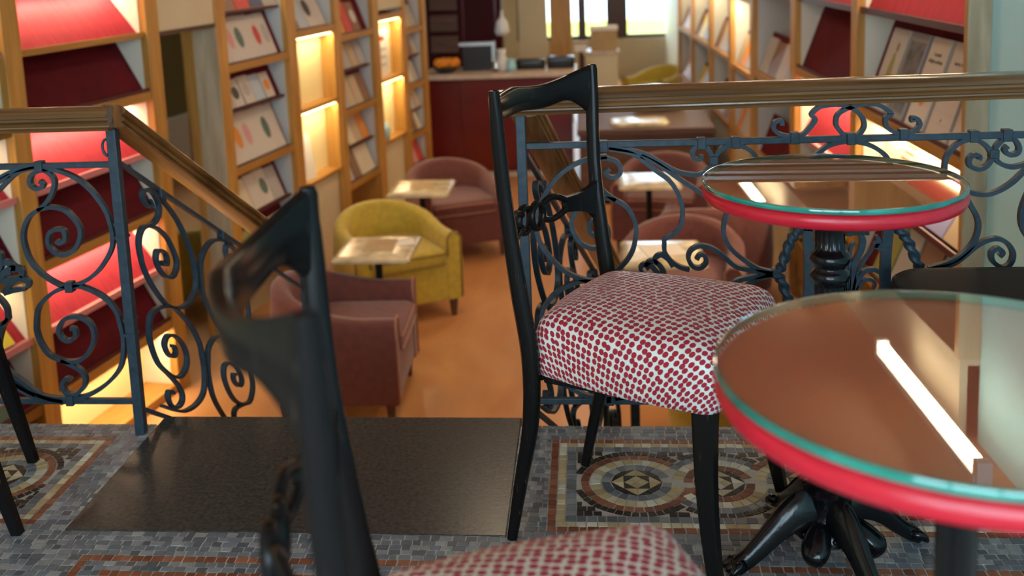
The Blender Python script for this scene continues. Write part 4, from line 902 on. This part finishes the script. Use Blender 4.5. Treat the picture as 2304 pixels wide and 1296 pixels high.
book_bay('bookcase bay of white paperbacks beside the doorway', -1.46, -.60, rows_of(TD + [(1.0, 0)]), True, 1.5, (-1.58, -1.46), (-.60, -.46), dep=.215)
rb = random.Random(11)
def row(n, w, h, pal, spots, gap=.006): return [(w * rb.uniform(.92, 1.06), h * rb.uniform(.96, 1.04), pal[i % len(pal)], spots[i % len(spots)], gap * rb.uniform(.3, 1.5)) for i in range(n)]
place_books(-1.44, -.62, .045, 1.001, .155, 1.30, True, row(4, .19, .27, [BR, RD, NV, GY], [PK, None, None, None], .01), 'on paperback bay shelf one', 'books on the top shelf left')
place_books(-1.44, -.62, .045, .671, .155, .97, True, row(6, .128, .30, [WH], [OR, PK, DG, None, RD, GY], .002), 'on paperback bay shelf two', 'white books row two')
place_books(-1.44, -.62, .075, .372, .19, .67, True, row(5, .130, .185, [WH, WH, WH, PB, WH], [BK, BK, GY, None, OR], .016), 'on paperback bay shelf three', 'white books row three')
place_books(-1.44, -.62, .045, .011, .155, .31, True, row(6, .130, .325, [WH], [RD, OR, PK, None, DG, None], .002), 'on paperback bay shelf four', 'white books row four')
place_books(-1.44, -.62, .075, -.348, .19, -.05, True, row(5, .15, .24, [OL, CR, WH, WH, GY], [OR, None, None, DG, None], .008), 'on paperback bay shelf five', 'books row five')
place_books(-1.44, -.62, .045, -.689, .155, -.40, True, row(5, .15, .24, [WH, OL, BK, CR, GY], [OL, None, None, None, None], .008), 'on paperback bay shelf six', 'books row six')
place_books(-4.38, -3.44, .035, -.027, .19, .27, True, row(5, .17, .25, [GY, CR, OL, CR, CR], [None, None, None, BR, NV], .01), 'on the leftmost bay middle shelf', 'books in the leftmost bay')
place_books(-4.38, -3.44, .045, .305, .235, .55, True, row(5, .17, .25, [TN, GY, CR, GY, OR], [None, None, None, None, BR], .012), 'on the leftmost bay upper ledge', 'books in the leftmost bay')
place_books(-4.38, -3.44, .045, -.355, .235, -.10, True, row(5, .165, .27, [CR, GY, RD, DG, YL], [None, None, None, None, GY], .012), 'on the leftmost bay lower ledge', 'books in the leftmost bay')
place_books(-4.38, -3.44, .035, -.667, .19, -.38, True, row(5, .165, .26, [CR, GY, BR, DG, DG], [None, None, PK, None, PK], .012), 'on the leftmost bay bottom shelf', 'books in the leftmost bay')
def niche_bay(label, x0, x1, u1, ztop, seed):
    b = bay('bookcase', label, 'bookcase', 0, 0, True)
    board(b, x0, x1, .80); upright(b, *u1, z0=LOW + .001)
    for z0, z1 in ((.225, .745), (-.33, .195)):
        G().box(x0, x1, .11, .12, z0, z1).build('niche_back', 'niche_white', b); G().box(x0, x1, -.004, .12, z0 - .03, z0).build('niche_shelf', 'honey_shelf', b, bevel=.002)
        G().box(x0, x0 + .012, -.002, .11, z0, z1).build('niche_side', 'honey_wood', b); G().box(x1 - .05, x1, -.002, .11, z0, z1).build('niche_side', 'honey_wood', b)
        led(b, x0 + .03, x1 - .06, .022, z1 - .012, 3.6, True, radians(-12))
    G().box(x0, x1, -.004, .30, .745, .755).build('niche_top', 'honey_shelf', b)
    G().box(x0, x1, .05, .07, LOW + .001, -.36).build('base_panel', 'cream_panel', b); sidewalls(b, x0, x1, .80, 1.9, 'grey_side')
    return b
nb = niche_bay('bookcase bay with two glowing yellow niches, nearer of the two', -.46, .27, (.27, .37), 0, 1)
place_books(-.43, .25, .06, .801, .20, 1.10, True, row(4, .155, .30, [BR, PB, WH, WH], [None, None, BK, None], .012), 'above the nearer niches', 'books over the glowing niche')
o = tag(G().box(0, .24, -.016, 0, 0, .34).build('paper_sheet', 'paper'), 'white paper standing in the lower glowing niche', 'paper'); o.matrix_world = Matrix.Translation(L0) @ Matrix.Rotation(RZL, 4, 'Z') @ Matrix.Translation((-.40, .055, -.329)) @ Matrix.Rotation(radians(-8), 4, 'X')
TF = [(.70, 1), (.40, 0), (.09, 1), (-.235, 0), (-.52, 1)]
book_bay('narrow bookcase bay between the two pairs of glowing niches', .37, 1.08, rows_of(TF), True, 0, None, (1.08, 1.22))
for z, h, nm, pal, sp in ((.701, .25, 'top shelf', [OR, RD, BR, OR], [None, None, WH, None]), (.402, .25, 'second ledge', [GY, GY, TN, GY], [OL, None, None, None]), (.091, .26, 'third shelf', [GY, TN, TN, BR], [None]), (-.233, .27, 'fourth ledge', [OL, CR, TN, OR], [None]), (-.519, .25, 'lowest shelf', [GY, BR, CR, CR], [None])):
    place_books(.40, 1.06, .045 if z in (.701, .091, -.519) else .075, z, .155 if z in (.701, .091, -.519) else .19, z + .30, True, row(4, .145, h, pal, sp, .014), 'on the %s between niches' % nm, 'books between the niches')
nb = niche_bay('bookcase bay with two glowing yellow niches, farther of the two', 1.22, 1.86, (1.86, 1.94), 0, 2)
G().box(1.22, 1.86, .0, .02, .84, 2.0).build('upper_panel', 'cream_panel', nb)
o = tag(G().box(0, .42, -.02, 0, 0, .42).build('poster', 'paper'), 'white poster with a red heading in the upper far niche', 'poster'); o.matrix_world = Matrix.Translation(L0) @ Matrix.Rotation(RZL, 4, 'Z') @ Matrix.Translation((1.26, .10, .226)); G().box(.02, .30, -.022, -.019, .33, .37).build('heading', bmat(RD), o)
for zz in (.10, .17, .24): G().box(.05, .34, -.0212, -.019, zz, zz + .02).build('print_line', bmat(GY), o)
o = tag(G().lathe([(.01, 0), (.05, .002), (.055, .10), (.03, .15), (.01, .16)], 16).build('blue_bottle', 'glass_blue', smooth=True), 'pale blue jar in the lower far niche', 'jar'); o.matrix_world = Matrix.Translation(L0) @ Matrix.Rotation(RZL, 4, 'Z') @ Matrix.Translation((1.36, .05, -.329))
TH = [(.62, 1), (.35, 0), (.085, 1), (-.18, 0), (-.40, 1), (-.72, 1)]
book_bay('farthest bookcase bay on the left, beside the red bar', 1.94, 2.44, rows_of(TH), True, 0, None, (2.44, 2.54))
for z, nm, pal in ((.621, 'top shelf', [OR, TN, GY]), (.352, 'second ledge', [TN, BR, GY]), (.086, 'third shelf', [TN, CR, GY]), (-.179, 'fourth ledge', [BR, GY, TN]), (-.399, 'fifth shelf', [YL, BR, CR]), (-.719, 'lowest shelf', [RD, PK, RD])):
    place_books(1.96, 2.43, .05, z, .16, z + .3, True, row(3, .13, .22, pal, [None], .016), 'on the %s by the bar' % nm, 'books beside the bar')

# ---- right wall (x grows towards the camera; measured from the far reference point)
RS = lambda s: -s
b = bay('bookcase', 'nearest bookcase bay on the right, with leaning books under red boards', 'bookcase', 0, 0, False)
G().box(2.700, 2.733, -.012, .36, LOW + .001, 2.05).build('upright', 'honey_wood', b, bevel=.002); G().box(2.733, 2.741, -.012, .074, LOW + .001, 2.05).build('daylit_end_panel', 'pale_wood', b)  # end face paler than the upright: daylight on it put into the wood colour
upright(b, 1.17, 1.28)
compartment(b, 1.28, 2.70, .43, .935, 1.50, False, 8.0, up='red_board', edge='maroon_edge', sides=True); board(b, 1.28, 2.70, 1.50)
compartment(b, 1.28, 2.70, -.42, .02, .43, False, 10.0, up='red_board', edge='maroon_edge'); board(b, 1.28, 2.70, -.70, th=.28)
G().box(1.28, 2.70, .02, .04, LOW + .001, -.70).build('base_panel', 'niche_white', b)
def big_book(x, w, h, ya, za, yb, zb, col, label, art=None):
    d = Vector((0, yb - ya, zb - za)).normalized(); ln = atan2(d.y, d.z); o = thing('book', label, 'book', group='large books on the near right shelf'); th = .022
    G().box(0, w, -th, -.001, 0, h).build('cover', bmat(col), o, bevel=.001); G().box(.003, w - .001, -th + .003, -.003, -.001, h + .001).build('pages', 'paper', o); G().box(-.001, .002, -th, -.001, 0, h).build('spine', bmat(tuple(c * .6 for c in col)), o)
    o.matrix_world = Matrix.Translation(R0) @ Matrix.Rotation(RZR, 4, 'Z') @ Matrix.Translation((x, ya - .001, za + .002)) @ Matrix.Rotation(-ln, 4, 'X')
    if art: art(o, w, h, -th - .0006)
    return o
def text(o, s, x, z, size, y, mat='black_gloss', align='CENTER'):
    cu = bpy.data.curves.new('lettering', 'FONT'); cu.body = s; cu.size = size; cu.align_x = align; cu.extrude = .0003; cu.materials.append(MATS[mat])
    tmp = bpy.data.objects.new('tmp', cu); COL.objects.link(tmp); dg = bpy.context.evaluated_depsgraph_get(); me = bpy.data.meshes.new_from_object(tmp.evaluated_get(dg)); bpy.data.objects.remove(tmp)
    t = bpy.data.objects.new('lettering', me); COL.objects.link(t); t.parent = o; t.location = (x, y, z); t.rotation_euler = (pi / 2, 0, 0); return t
def ell(o, cx, cz, rx, rz, y, mat, name='cover_picture'):
    pts = [(cx + rx * cos(2 * pi * k / 24), cz + rz * sin(2 * pi * k / 24)) for k in range(24)]
    G().add([(a, y, c) for a, c in pts] + [(a, y + .001, c) for a, c in pts], [tuple(range(24))] + [(k, k + 24, (k + 1) % 24 + 24, (k + 1) % 24) for k in range(24)]).build(name, mat, o)
def hline(o, x0, x1, z, y): G().box(x0, x1, y, y + .0008, z - .0008, z + .0008).build('printed_line', bmat(GY), o)
def art_orange(o, w, h, y): text(o, 'I sonetti', w / 2, h * .80, .026, y); text(o, "all'aglio perfetto", w / 2, h * .725, .026, y); hline(o, w * .42, w * .58, h * .66, y); ell(o, w * .5, h * .40, w * .20, h * .15, y, bmat(OR)); hline(o, w * .35, w * .65, h * .12, y)
def art_lines(o, w, h, y):
    for q in (.92, .62, .28, .16): hline(o, w * .06, w * .94, h * q, y)
    text(o, 'NUOVE  STORIE', w / 2, h * .765, .018, y); ell(o, w * .5, h * .2, .008, .008, y, bmat(BR), 'emblem')
def art_plant(o, w, h, y): ell(o, w * .55, h * .42, w * .14, h * .30, y, bmat(OL)); ell(o, w * .6, h * .78, w * .07, h * .06, y, bmat(BR))
def art_photo(o, w, h, y): G().box(w * .07, w * .93, y, y + .0008, h * .08, h * .90).build('cover_picture', 'photo_grey', o)
plain('photo_grey', (.16, .14, .14), .4, noise=.8, nscale=14)
yb_, zb_ = .19, .905
big_book(1.40, .24, .42, .035, .434, yb_, zb_, (.52, .47, .38), 'pale book with a plant picture, farthest leaning on the near right shelf', art_plant)
big_book(1.675, .235, .42, .035, .434, yb_, zb_, (.33, .29, .28), 'dark grey photographic book leaning second on the near right shelf', art_photo)
big_book(1.955, .225, .42, .035, .434, yb_, zb_, (.66, .56, .44), 'beige titled book with orange oval leaning on the near right shelf', art_orange)
big_book(2.225, .235, .42, .035, .434, yb_, zb_, (.64, .53, .43), 'plain beige ruled book, leaning nearest on the near right shelf', art_lines)
big_book(2.495, .19, .40, .035, .434, yb_, zb_, (.62, .50, .41), 'plain beige book half behind the wooden end post on the near right shelf')
for k, (x, w, col, lb) in enumerate(((1.34, .20, CR, 'cream book lit brightly, farthest on the lower ledge of the near right bay'), (1.56, .20, CR, 'cream book with brown lines on the brightly lit lower right ledge'), (1.78, .20, PB, 'pale blue and yellow book on the brightly lit lower right ledge'), (2.00, .20, CR, 'cream lettered book on the brightly lit lower right ledge'), (2.22, .20, LV, 'lavender book under the rim of the railing table'), (2.44, .22, TN, 'tan book with a pale label, nearest on the lower right ledge'))):
    o = big_book(x, w, .33, .045, .024, .235, .355, col, lb)
    if k in (1, 3):
        for q in (.2, .3, .4, .5, .6, .7, .8): G().box(w * .15, w * .8, -.0228, -.0219, .33 * q, .33 * q + .012).build('print_line', bmat(BR if k == 1 else GY), o)
    if k == 2: ell(o, w * .5, .10, w * .35, .07, -.0228, bmat(YL))
    if k == 5: G().box(w * .25, w * .75, -.0228, -.0219, .15, .24).build('label_patch', bmat(CR), o)
for k, (x, w, col, lb) in enumerate(((1.50, .22, OL, 'olive book in the shaded bottom row of the near right bay'), (1.74, .20, GY, 'grey book in the shaded bottom row of the near right bay'), (1.97, .22, BR, 'brown book in the shaded bottom row, seen between the iron leaves'), (2.22, .24, GY, 'grey framed book in the shaded bottom row beside the bench'), (2.47, .2, TN, 'tan book in the shaded bottom row nearest the end post'))):
    big_book(x, w, .36, .035, -.416, .19, -.02, col, lb)
b = bay('bookcase', 'second bookcase bay on the right, with empty dark red boards', 'bookcase', 0, 0, False)
upright(b, -.28, -.14)
compartment(b, -.14, 1.17, .47, .93, 1.50, False, 6.0, edge='maroon_edge'); board(b, -.14, 1.17, 1.50); compartment(b, -.14, 1.17, -.40, .03, .47, False, 10.0, edge='pink_edge'); board(b, -.14, 1.17, -.70, th=.28)
G().box(-.14, 1.17, .02, .04, LOW + .001, -.70).build('base_panel', 'niche_white', b)
for k, (x, w, col, lb) in enumerate(((.05, .2, GY, 'grey book, farthest in the lower row of the second right bay'), (.30, .2, OL, 'olive book in the lower row of the second right bay'), (.54, .2, CR, 'cream book in the lower row of the second right bay'), (.80, .2, YL, 'yellow book nearest in the lower row of the second right bay'))):
    big_book(x, w, .30, .035, -.396, .19, 0.0, col, lb)
# farther right-hand bays
def far_bay(label, x0, x1, up0, boards, power, pal, lit=None, nm=''):
    b = bay('bookcase', label, 'bookcase', 0, 0, False); upright(b, *up0)
    for z in boards: board(b, x0, x1, z)
    sidewalls(b, x0, x1, boards[-1], 1.9, 'grey_side'); G().box(x0, x1, .02, .04, LOW + .001, boards[-1] - .05).build('base_panel', 'cream_panel', b)
    for z in boards:
        slant(b, x0 + .006, x1 - .006, .045, z + .001, .155, z + .30, 'maroon_shade_board')
    if lit:
        G().box(x0 + .05, x1 - .05, .20, .21, lit[0], lit[1]).build('lit_panel', 'niche_white', b); led(b, x0 + .06, x1 - .06, .06, lit[1], power, False, radians(-20))
    for i, z in enumerate(boards[:-1] if not lit else boards[1:]):
        place_books(x0 + .04, x1 - .02, .044, z + .002, .155, z + .30, False, row(4, (x1 - x0) * .21, .27, pal[i % len(pal):] + pal[:i % len(pal)], [None], .012), 'on the %s shelf of %s' % (ORD[i], nm), 'books in the far right bays')
far_bay('third bookcase bay on the right, with two rows of tan books', -1.62, -.28, (-1.76, -1.62), [.95, .28, -.38], 0, [TN, GY, BR], None, 'the third right bay')
far_bay('fourth bookcase bay on the right, with a glowing yellow panel', -2.70, -1.76, (-2.84, -2.70), [.85, .22, -.38], 9, [TN, OR, GY], (.30, .80), 'the fourth right bay')
far_bay('fifth bookcase bay on the right', -4.0, -2.84, (-4.15, -4.0), [.9, .25, -.38], 7, [BR, TN, GY], (.0, .85), 'the fifth right bay')
far_bay('sixth bookcase bay on the right', -5.5, -4.15, (-5.65, -5.5), [.9, .25, -.38], 7, [BR, YL, GY], (.0, .85), 'the sixth right bay')
far_bay('seventh bookcase bay on the right, close to the far window', -6.85, -5.65, (-7.0, -6.85), [.9, .25, -.38], 6, [BR, TN, OR], (.0, .85), 'the seventh right bay')

# ================================================================== BAR AND FAR SHOP
bar = thing('bar_counter', 'dark red bar counter with a pale stone top at the end of the aisle', 'counter', (0, 0, LOW))
G().box(-1.72, -.16, 10.82, 11.5, .06, 1.075).build('front', 'bar_red', bar, bevel=.01); G().box(-1.70, -.18, 10.86, 11.45, .001, .06).build('plinth', 'white_board', bar); G().box(-1.76, -.10, 10.76, 11.55, 1.075, 1.125).build('worktop', 'bar_top', bar, bevel=.008)
for k in range(4): G().box(-1.70 + k * .385, -1.34 + k * .385, 10.812, 10.82, .10, 1.05).build('front_panel', 'bar_red', bar, bevel=.004)
WT = LOW + 1.127
bk_ = thing('bar_cabinet', 'dark red cabinet wall behind the bar with a cream fascia', 'cabinet', (0, 0, LOW)); G().box(-1.95, -1.02, 12.6, 12.9, .001, 2.02).build('carcass', 'bar_dark', bk_)
G().box(-1.95, -.85, 12.3, 12.9, 2.02, 2.6).build('fascia', 'cream_panel', bk_); G().box(-1.50, -1.48, 12.58, 12.62, .9, 1.98).box(-1.10, -1.08, 12.58, 12.62, .9, 1.98).build('door_edge', 'bar_red', bk_)
for k in range(3): G().box(-1.90, -1.56, 12.56, 12.60, 1.2 + k * .26, 1.40 + k * .26).build('shelf_goods', 'brown_wood', bk_)
col_ = struct(G().box(-.86, -.50, 13.4, 13.8, LOW, CEIL).build('trim_1', 'cream_panel'))
c2 = struct(G().box(-.48, -.18, 14.2, 14.5, LOW, CEIL).build('trim_2', 'honey_wood'))
c3 = struct(G().box(-.10, .02, 15.6, 15.8, LOW, CEIL).build('trim_3', 'frame_brown'))
def deco(name, label, cat, loc, g, mat, **k): o = tag(g.build(name, mat, **k), label, cat); o.location = loc; return o
ob = thing('flower_basket', 'bright orange flowers in a bowl on the bar', 'flowers', (-1.52, 11.02, WT)); G().lathe([(.03, 0), (.08, .003), (.13, .05), (.12, .052), (.01, .02)], 18).build('bowl', 'black_gloss', ob, smooth=True)
for k in range(9):
    a = k * 2.4; r_ = .035 + .09 * (k / 9); G().lathe([(.004, .05), (.045, .075), (.055, .11), (.035, .15), (.004, .16)], 10, r_ * cos(a), r_ * sin(a) * .7).build('flower', 'orange_bright', ob, smooth=True)
mw = thing('coffee_machine', 'black box shaped machine with a grey frame on the bar', 'machine', (-1.18, 11.15, WT)); G().box(-.17, .17, 0, .3, 0, .30).build('body', 'black_gloss', mw, bevel=.01); G().box(-.20, .20, -.01, .02, .27, .31).box(.16, .20, -.01, .02, 0, .27).build('frame', 'steel', mw)
for k, (x, h, mt2, lb) in enumerate(((-.90, .24, 'white_china', 'white jug on the bar beside the black machine'), (-.80, .13, 'glass_blue', 'pale blue glass on the bar'), (-.96, .12, 'steel', 'small steel cup on the bar beside the white jug'))):
    deco(lb.split()[1] if k else 'jug', lb, 'jug' if k == 0 else 'cup', (x, 10.98, WT), G().lathe([(.02, 0), (.05, .004), (.06, h * .45), (.04, h * .8), (.05, h), (.045, h), (.03, h * .7), (.01, .02)], 16), mt2, smooth=True)
deco('lamp', 'white and grey hanging lamp seen over the bar', 'lamp', (-.98, 12.2, .32), G().lathe([(.01, .30), (.02, .22), (.07, .16), (.09, .05), (.07, 0), (.01, 0)], 18).tube([(0, 0, .29), (0, 0, CEIL - .321)], .006, 6), 'white_china', smooth=True)
deco('black_bag', 'black bag lying on the bar near the cream pillar', 'bag', (-.60, 11.2, WT), pad(-.16, .16, -.1, .1, 0, .10, .05), 'black_gloss', smooth=True)
deco('black_tray', 'flat black tray with a low machine on the right end of the bar', 'tray', (-.28, 11.2, WT), pad(-.14, .16, -.1, .1, 0, .12, .03), 'black_gloss', smooth=True)
for x0, x1, nm_ in ((1.17, 2.73, 'nearest'), (-.28, 1.16, 'second'), (-1.76, -.29, 'third'), (-4.15, -1.77, 'fourth')):
    fz = tag(G().box(x0, x1, .0, .03, 2.051, CEIL - .001).box(x0, x1, .03, .355, 2.051, 2.08).build('fascia_board', 'plaster'), 'cream fascia board over the %s right-hand bookcases' % nm_, 'fascia'); on_wall(fz, False)
bt = thing('brown_sideboard', 'long brown table with a pale cloth and round dish right of the bar', 'table', (.52, 10.4, LOW)); G().box(-.62, .66, -.9, .8, .66, .72).build('top', 'brown_wood', bt, bevel=.005); G().box(-.60, .64, -.87, .77, .10, .66).build('body', 'brown_wood', bt); G().box(-.61, .65, -.88, .78, .001, .10).build('plinth', 'bar_dark', bt)
deco('table_cloth', 'pale crumpled cloth on the long brown table', 'cloth', (.50, 9.85, LOW + .722), pad(-.28, .28, -.22, .22, 0, .025, .1), 'marble', smooth=True)
deco('cake_dome', 'round steel dish with a dark foot on the long brown table', 'dish', (.74, 10.75, LOW + .722), G().lathe([(.10, 0), (.22, .004), (.26, .05), (.25, .16), (.20, .22), (.05, .24), (.01, .24)], 28), 'steel', smooth=True)
for k, (x, y, w, h, mt2, lb) in enumerate(((.20, 13.2, .42, .55, 'cream_panel', 'cream painted cupboard with boxes on top, far right of the bar'),)):
    cb = thing('cupboard', lb, 'cupboard', (x, y, LOW)); G().box(-w / 2, w / 2, 0, .4, .001, 1.05).build('body', 'cream_panel', cb, bevel=.005); G().box(-w / 2 - .02, w / 2 + .02, -.02, .42, 1.05, 1.09).build('top', 'bar_top', cb); G().box(-w / 2 + .03, w / 2 - .03, -.012, 0, .06, 1.0).build('door', 'cream_panel', cb, bevel=.004)
bx = thing('carton', 'brown carton with a pale lid on the cream cupboard', 'box', (.24, 13.35, LOW + 1.092)); G().box(-.17, .17, -.12, .12, 0, .26).build('body', 'box_card', bx); G().box(-.18, .18, -.13, .13, .26, .31).build('lid', 'paper', bx)
bx = thing('carton', 'small white carton beside the brown one on the cupboard', 'box', (-.06, 13.3, LOW + 1.092)); G().box(-.08, .08, -.1, .1, 0, .10).build('body', 'paper', bx); G().box(-.085, .085, -.105, .105, .10, .13).build('lid', 'box_card', bx)
# small white side table by the far armchair
sd = thing('side_table', 'small round white table before the far yellow armchair', 'table', (.95, 13.6, LOW)); G().lathe([(.01, .50), (.20, .50), (.21, .515), (.20, .53), (.01, .53)], 24).build('top', 'white_china', sd, smooth=True, angle=40)
for k in range(3): a = k * 2.1; G().tube([(.12 * cos(a), .12 * sin(a), .50), (.17 * cos(a), .17 * sin(a), .0015)], .012, 8).build('leg', 'dark_metal', sd)

# ================================================================== TUBE LAMPS AND ADDED CEILING FILL
def tube_lamp(label, loc, L, rz, power=None):
    t = thing('tube_lamp', label, 'lamp', loc, rz, 'tube lamps under the ceiling')
    G().tube([(0, -L / 2, 0), (0, L / 2, 0)], .022, 14).build('tube', 'tube_glow', t, smooth=True)
    G().box(-.03, .03, -L / 2, L / 2, .03, .06).build('housing', 'white_board', t)
    for y in (-L / 2, L / 2): G().box(-.026, .026, y - .02, y + .02, -.026, .06).build('socket', 'white_board', t)
    return t
for k, v in enumerate((4.0, 6.0, 7.8, 9.8)):
    d = Vector((sin(aR), cos(aR), 0)); p = R0 + d * (v - 6.76)
    tube_lamp('bright tube lamp high on the right wall, %s from the platform' % ORD[k], (p.x - .14, p.y, 2.20), 1.12, -aR)
for k, (u, v, pw) in enumerate(((-.5, 5.6, 17), (-.1, 8.4, 16), (.1, 11.4, 14), (.4, 14.4, 14))):  # added lamps, warm fill for the lower shop; no such fittings known
    pn = thing('added_ceiling_lamp', 'added round ceiling lamp over the aisle, %s from the platform' % ORD[k], 'lamp', (u, v, CEIL - .06), 0, 'added round ceiling lamps')
    G().lathe([(.01, 0), (.24, 0), (.26, .02), (.26, .06), (.01, .06)], 32).build('shade', 'white_board', pn, smooth=True, angle=40)
    l = bpy.data.lights.new('added_lamp_light', 'AREA'); l.shape = 'DISK'; l.size = .5; l.energy = pw; l.color = (1.0, .80, .55); lo_ = bpy.data.objects.new('added_lamp_light', l); COL.objects.link(lo_); lo_.parent = pn; lo_.location = (0, 0, -.01)
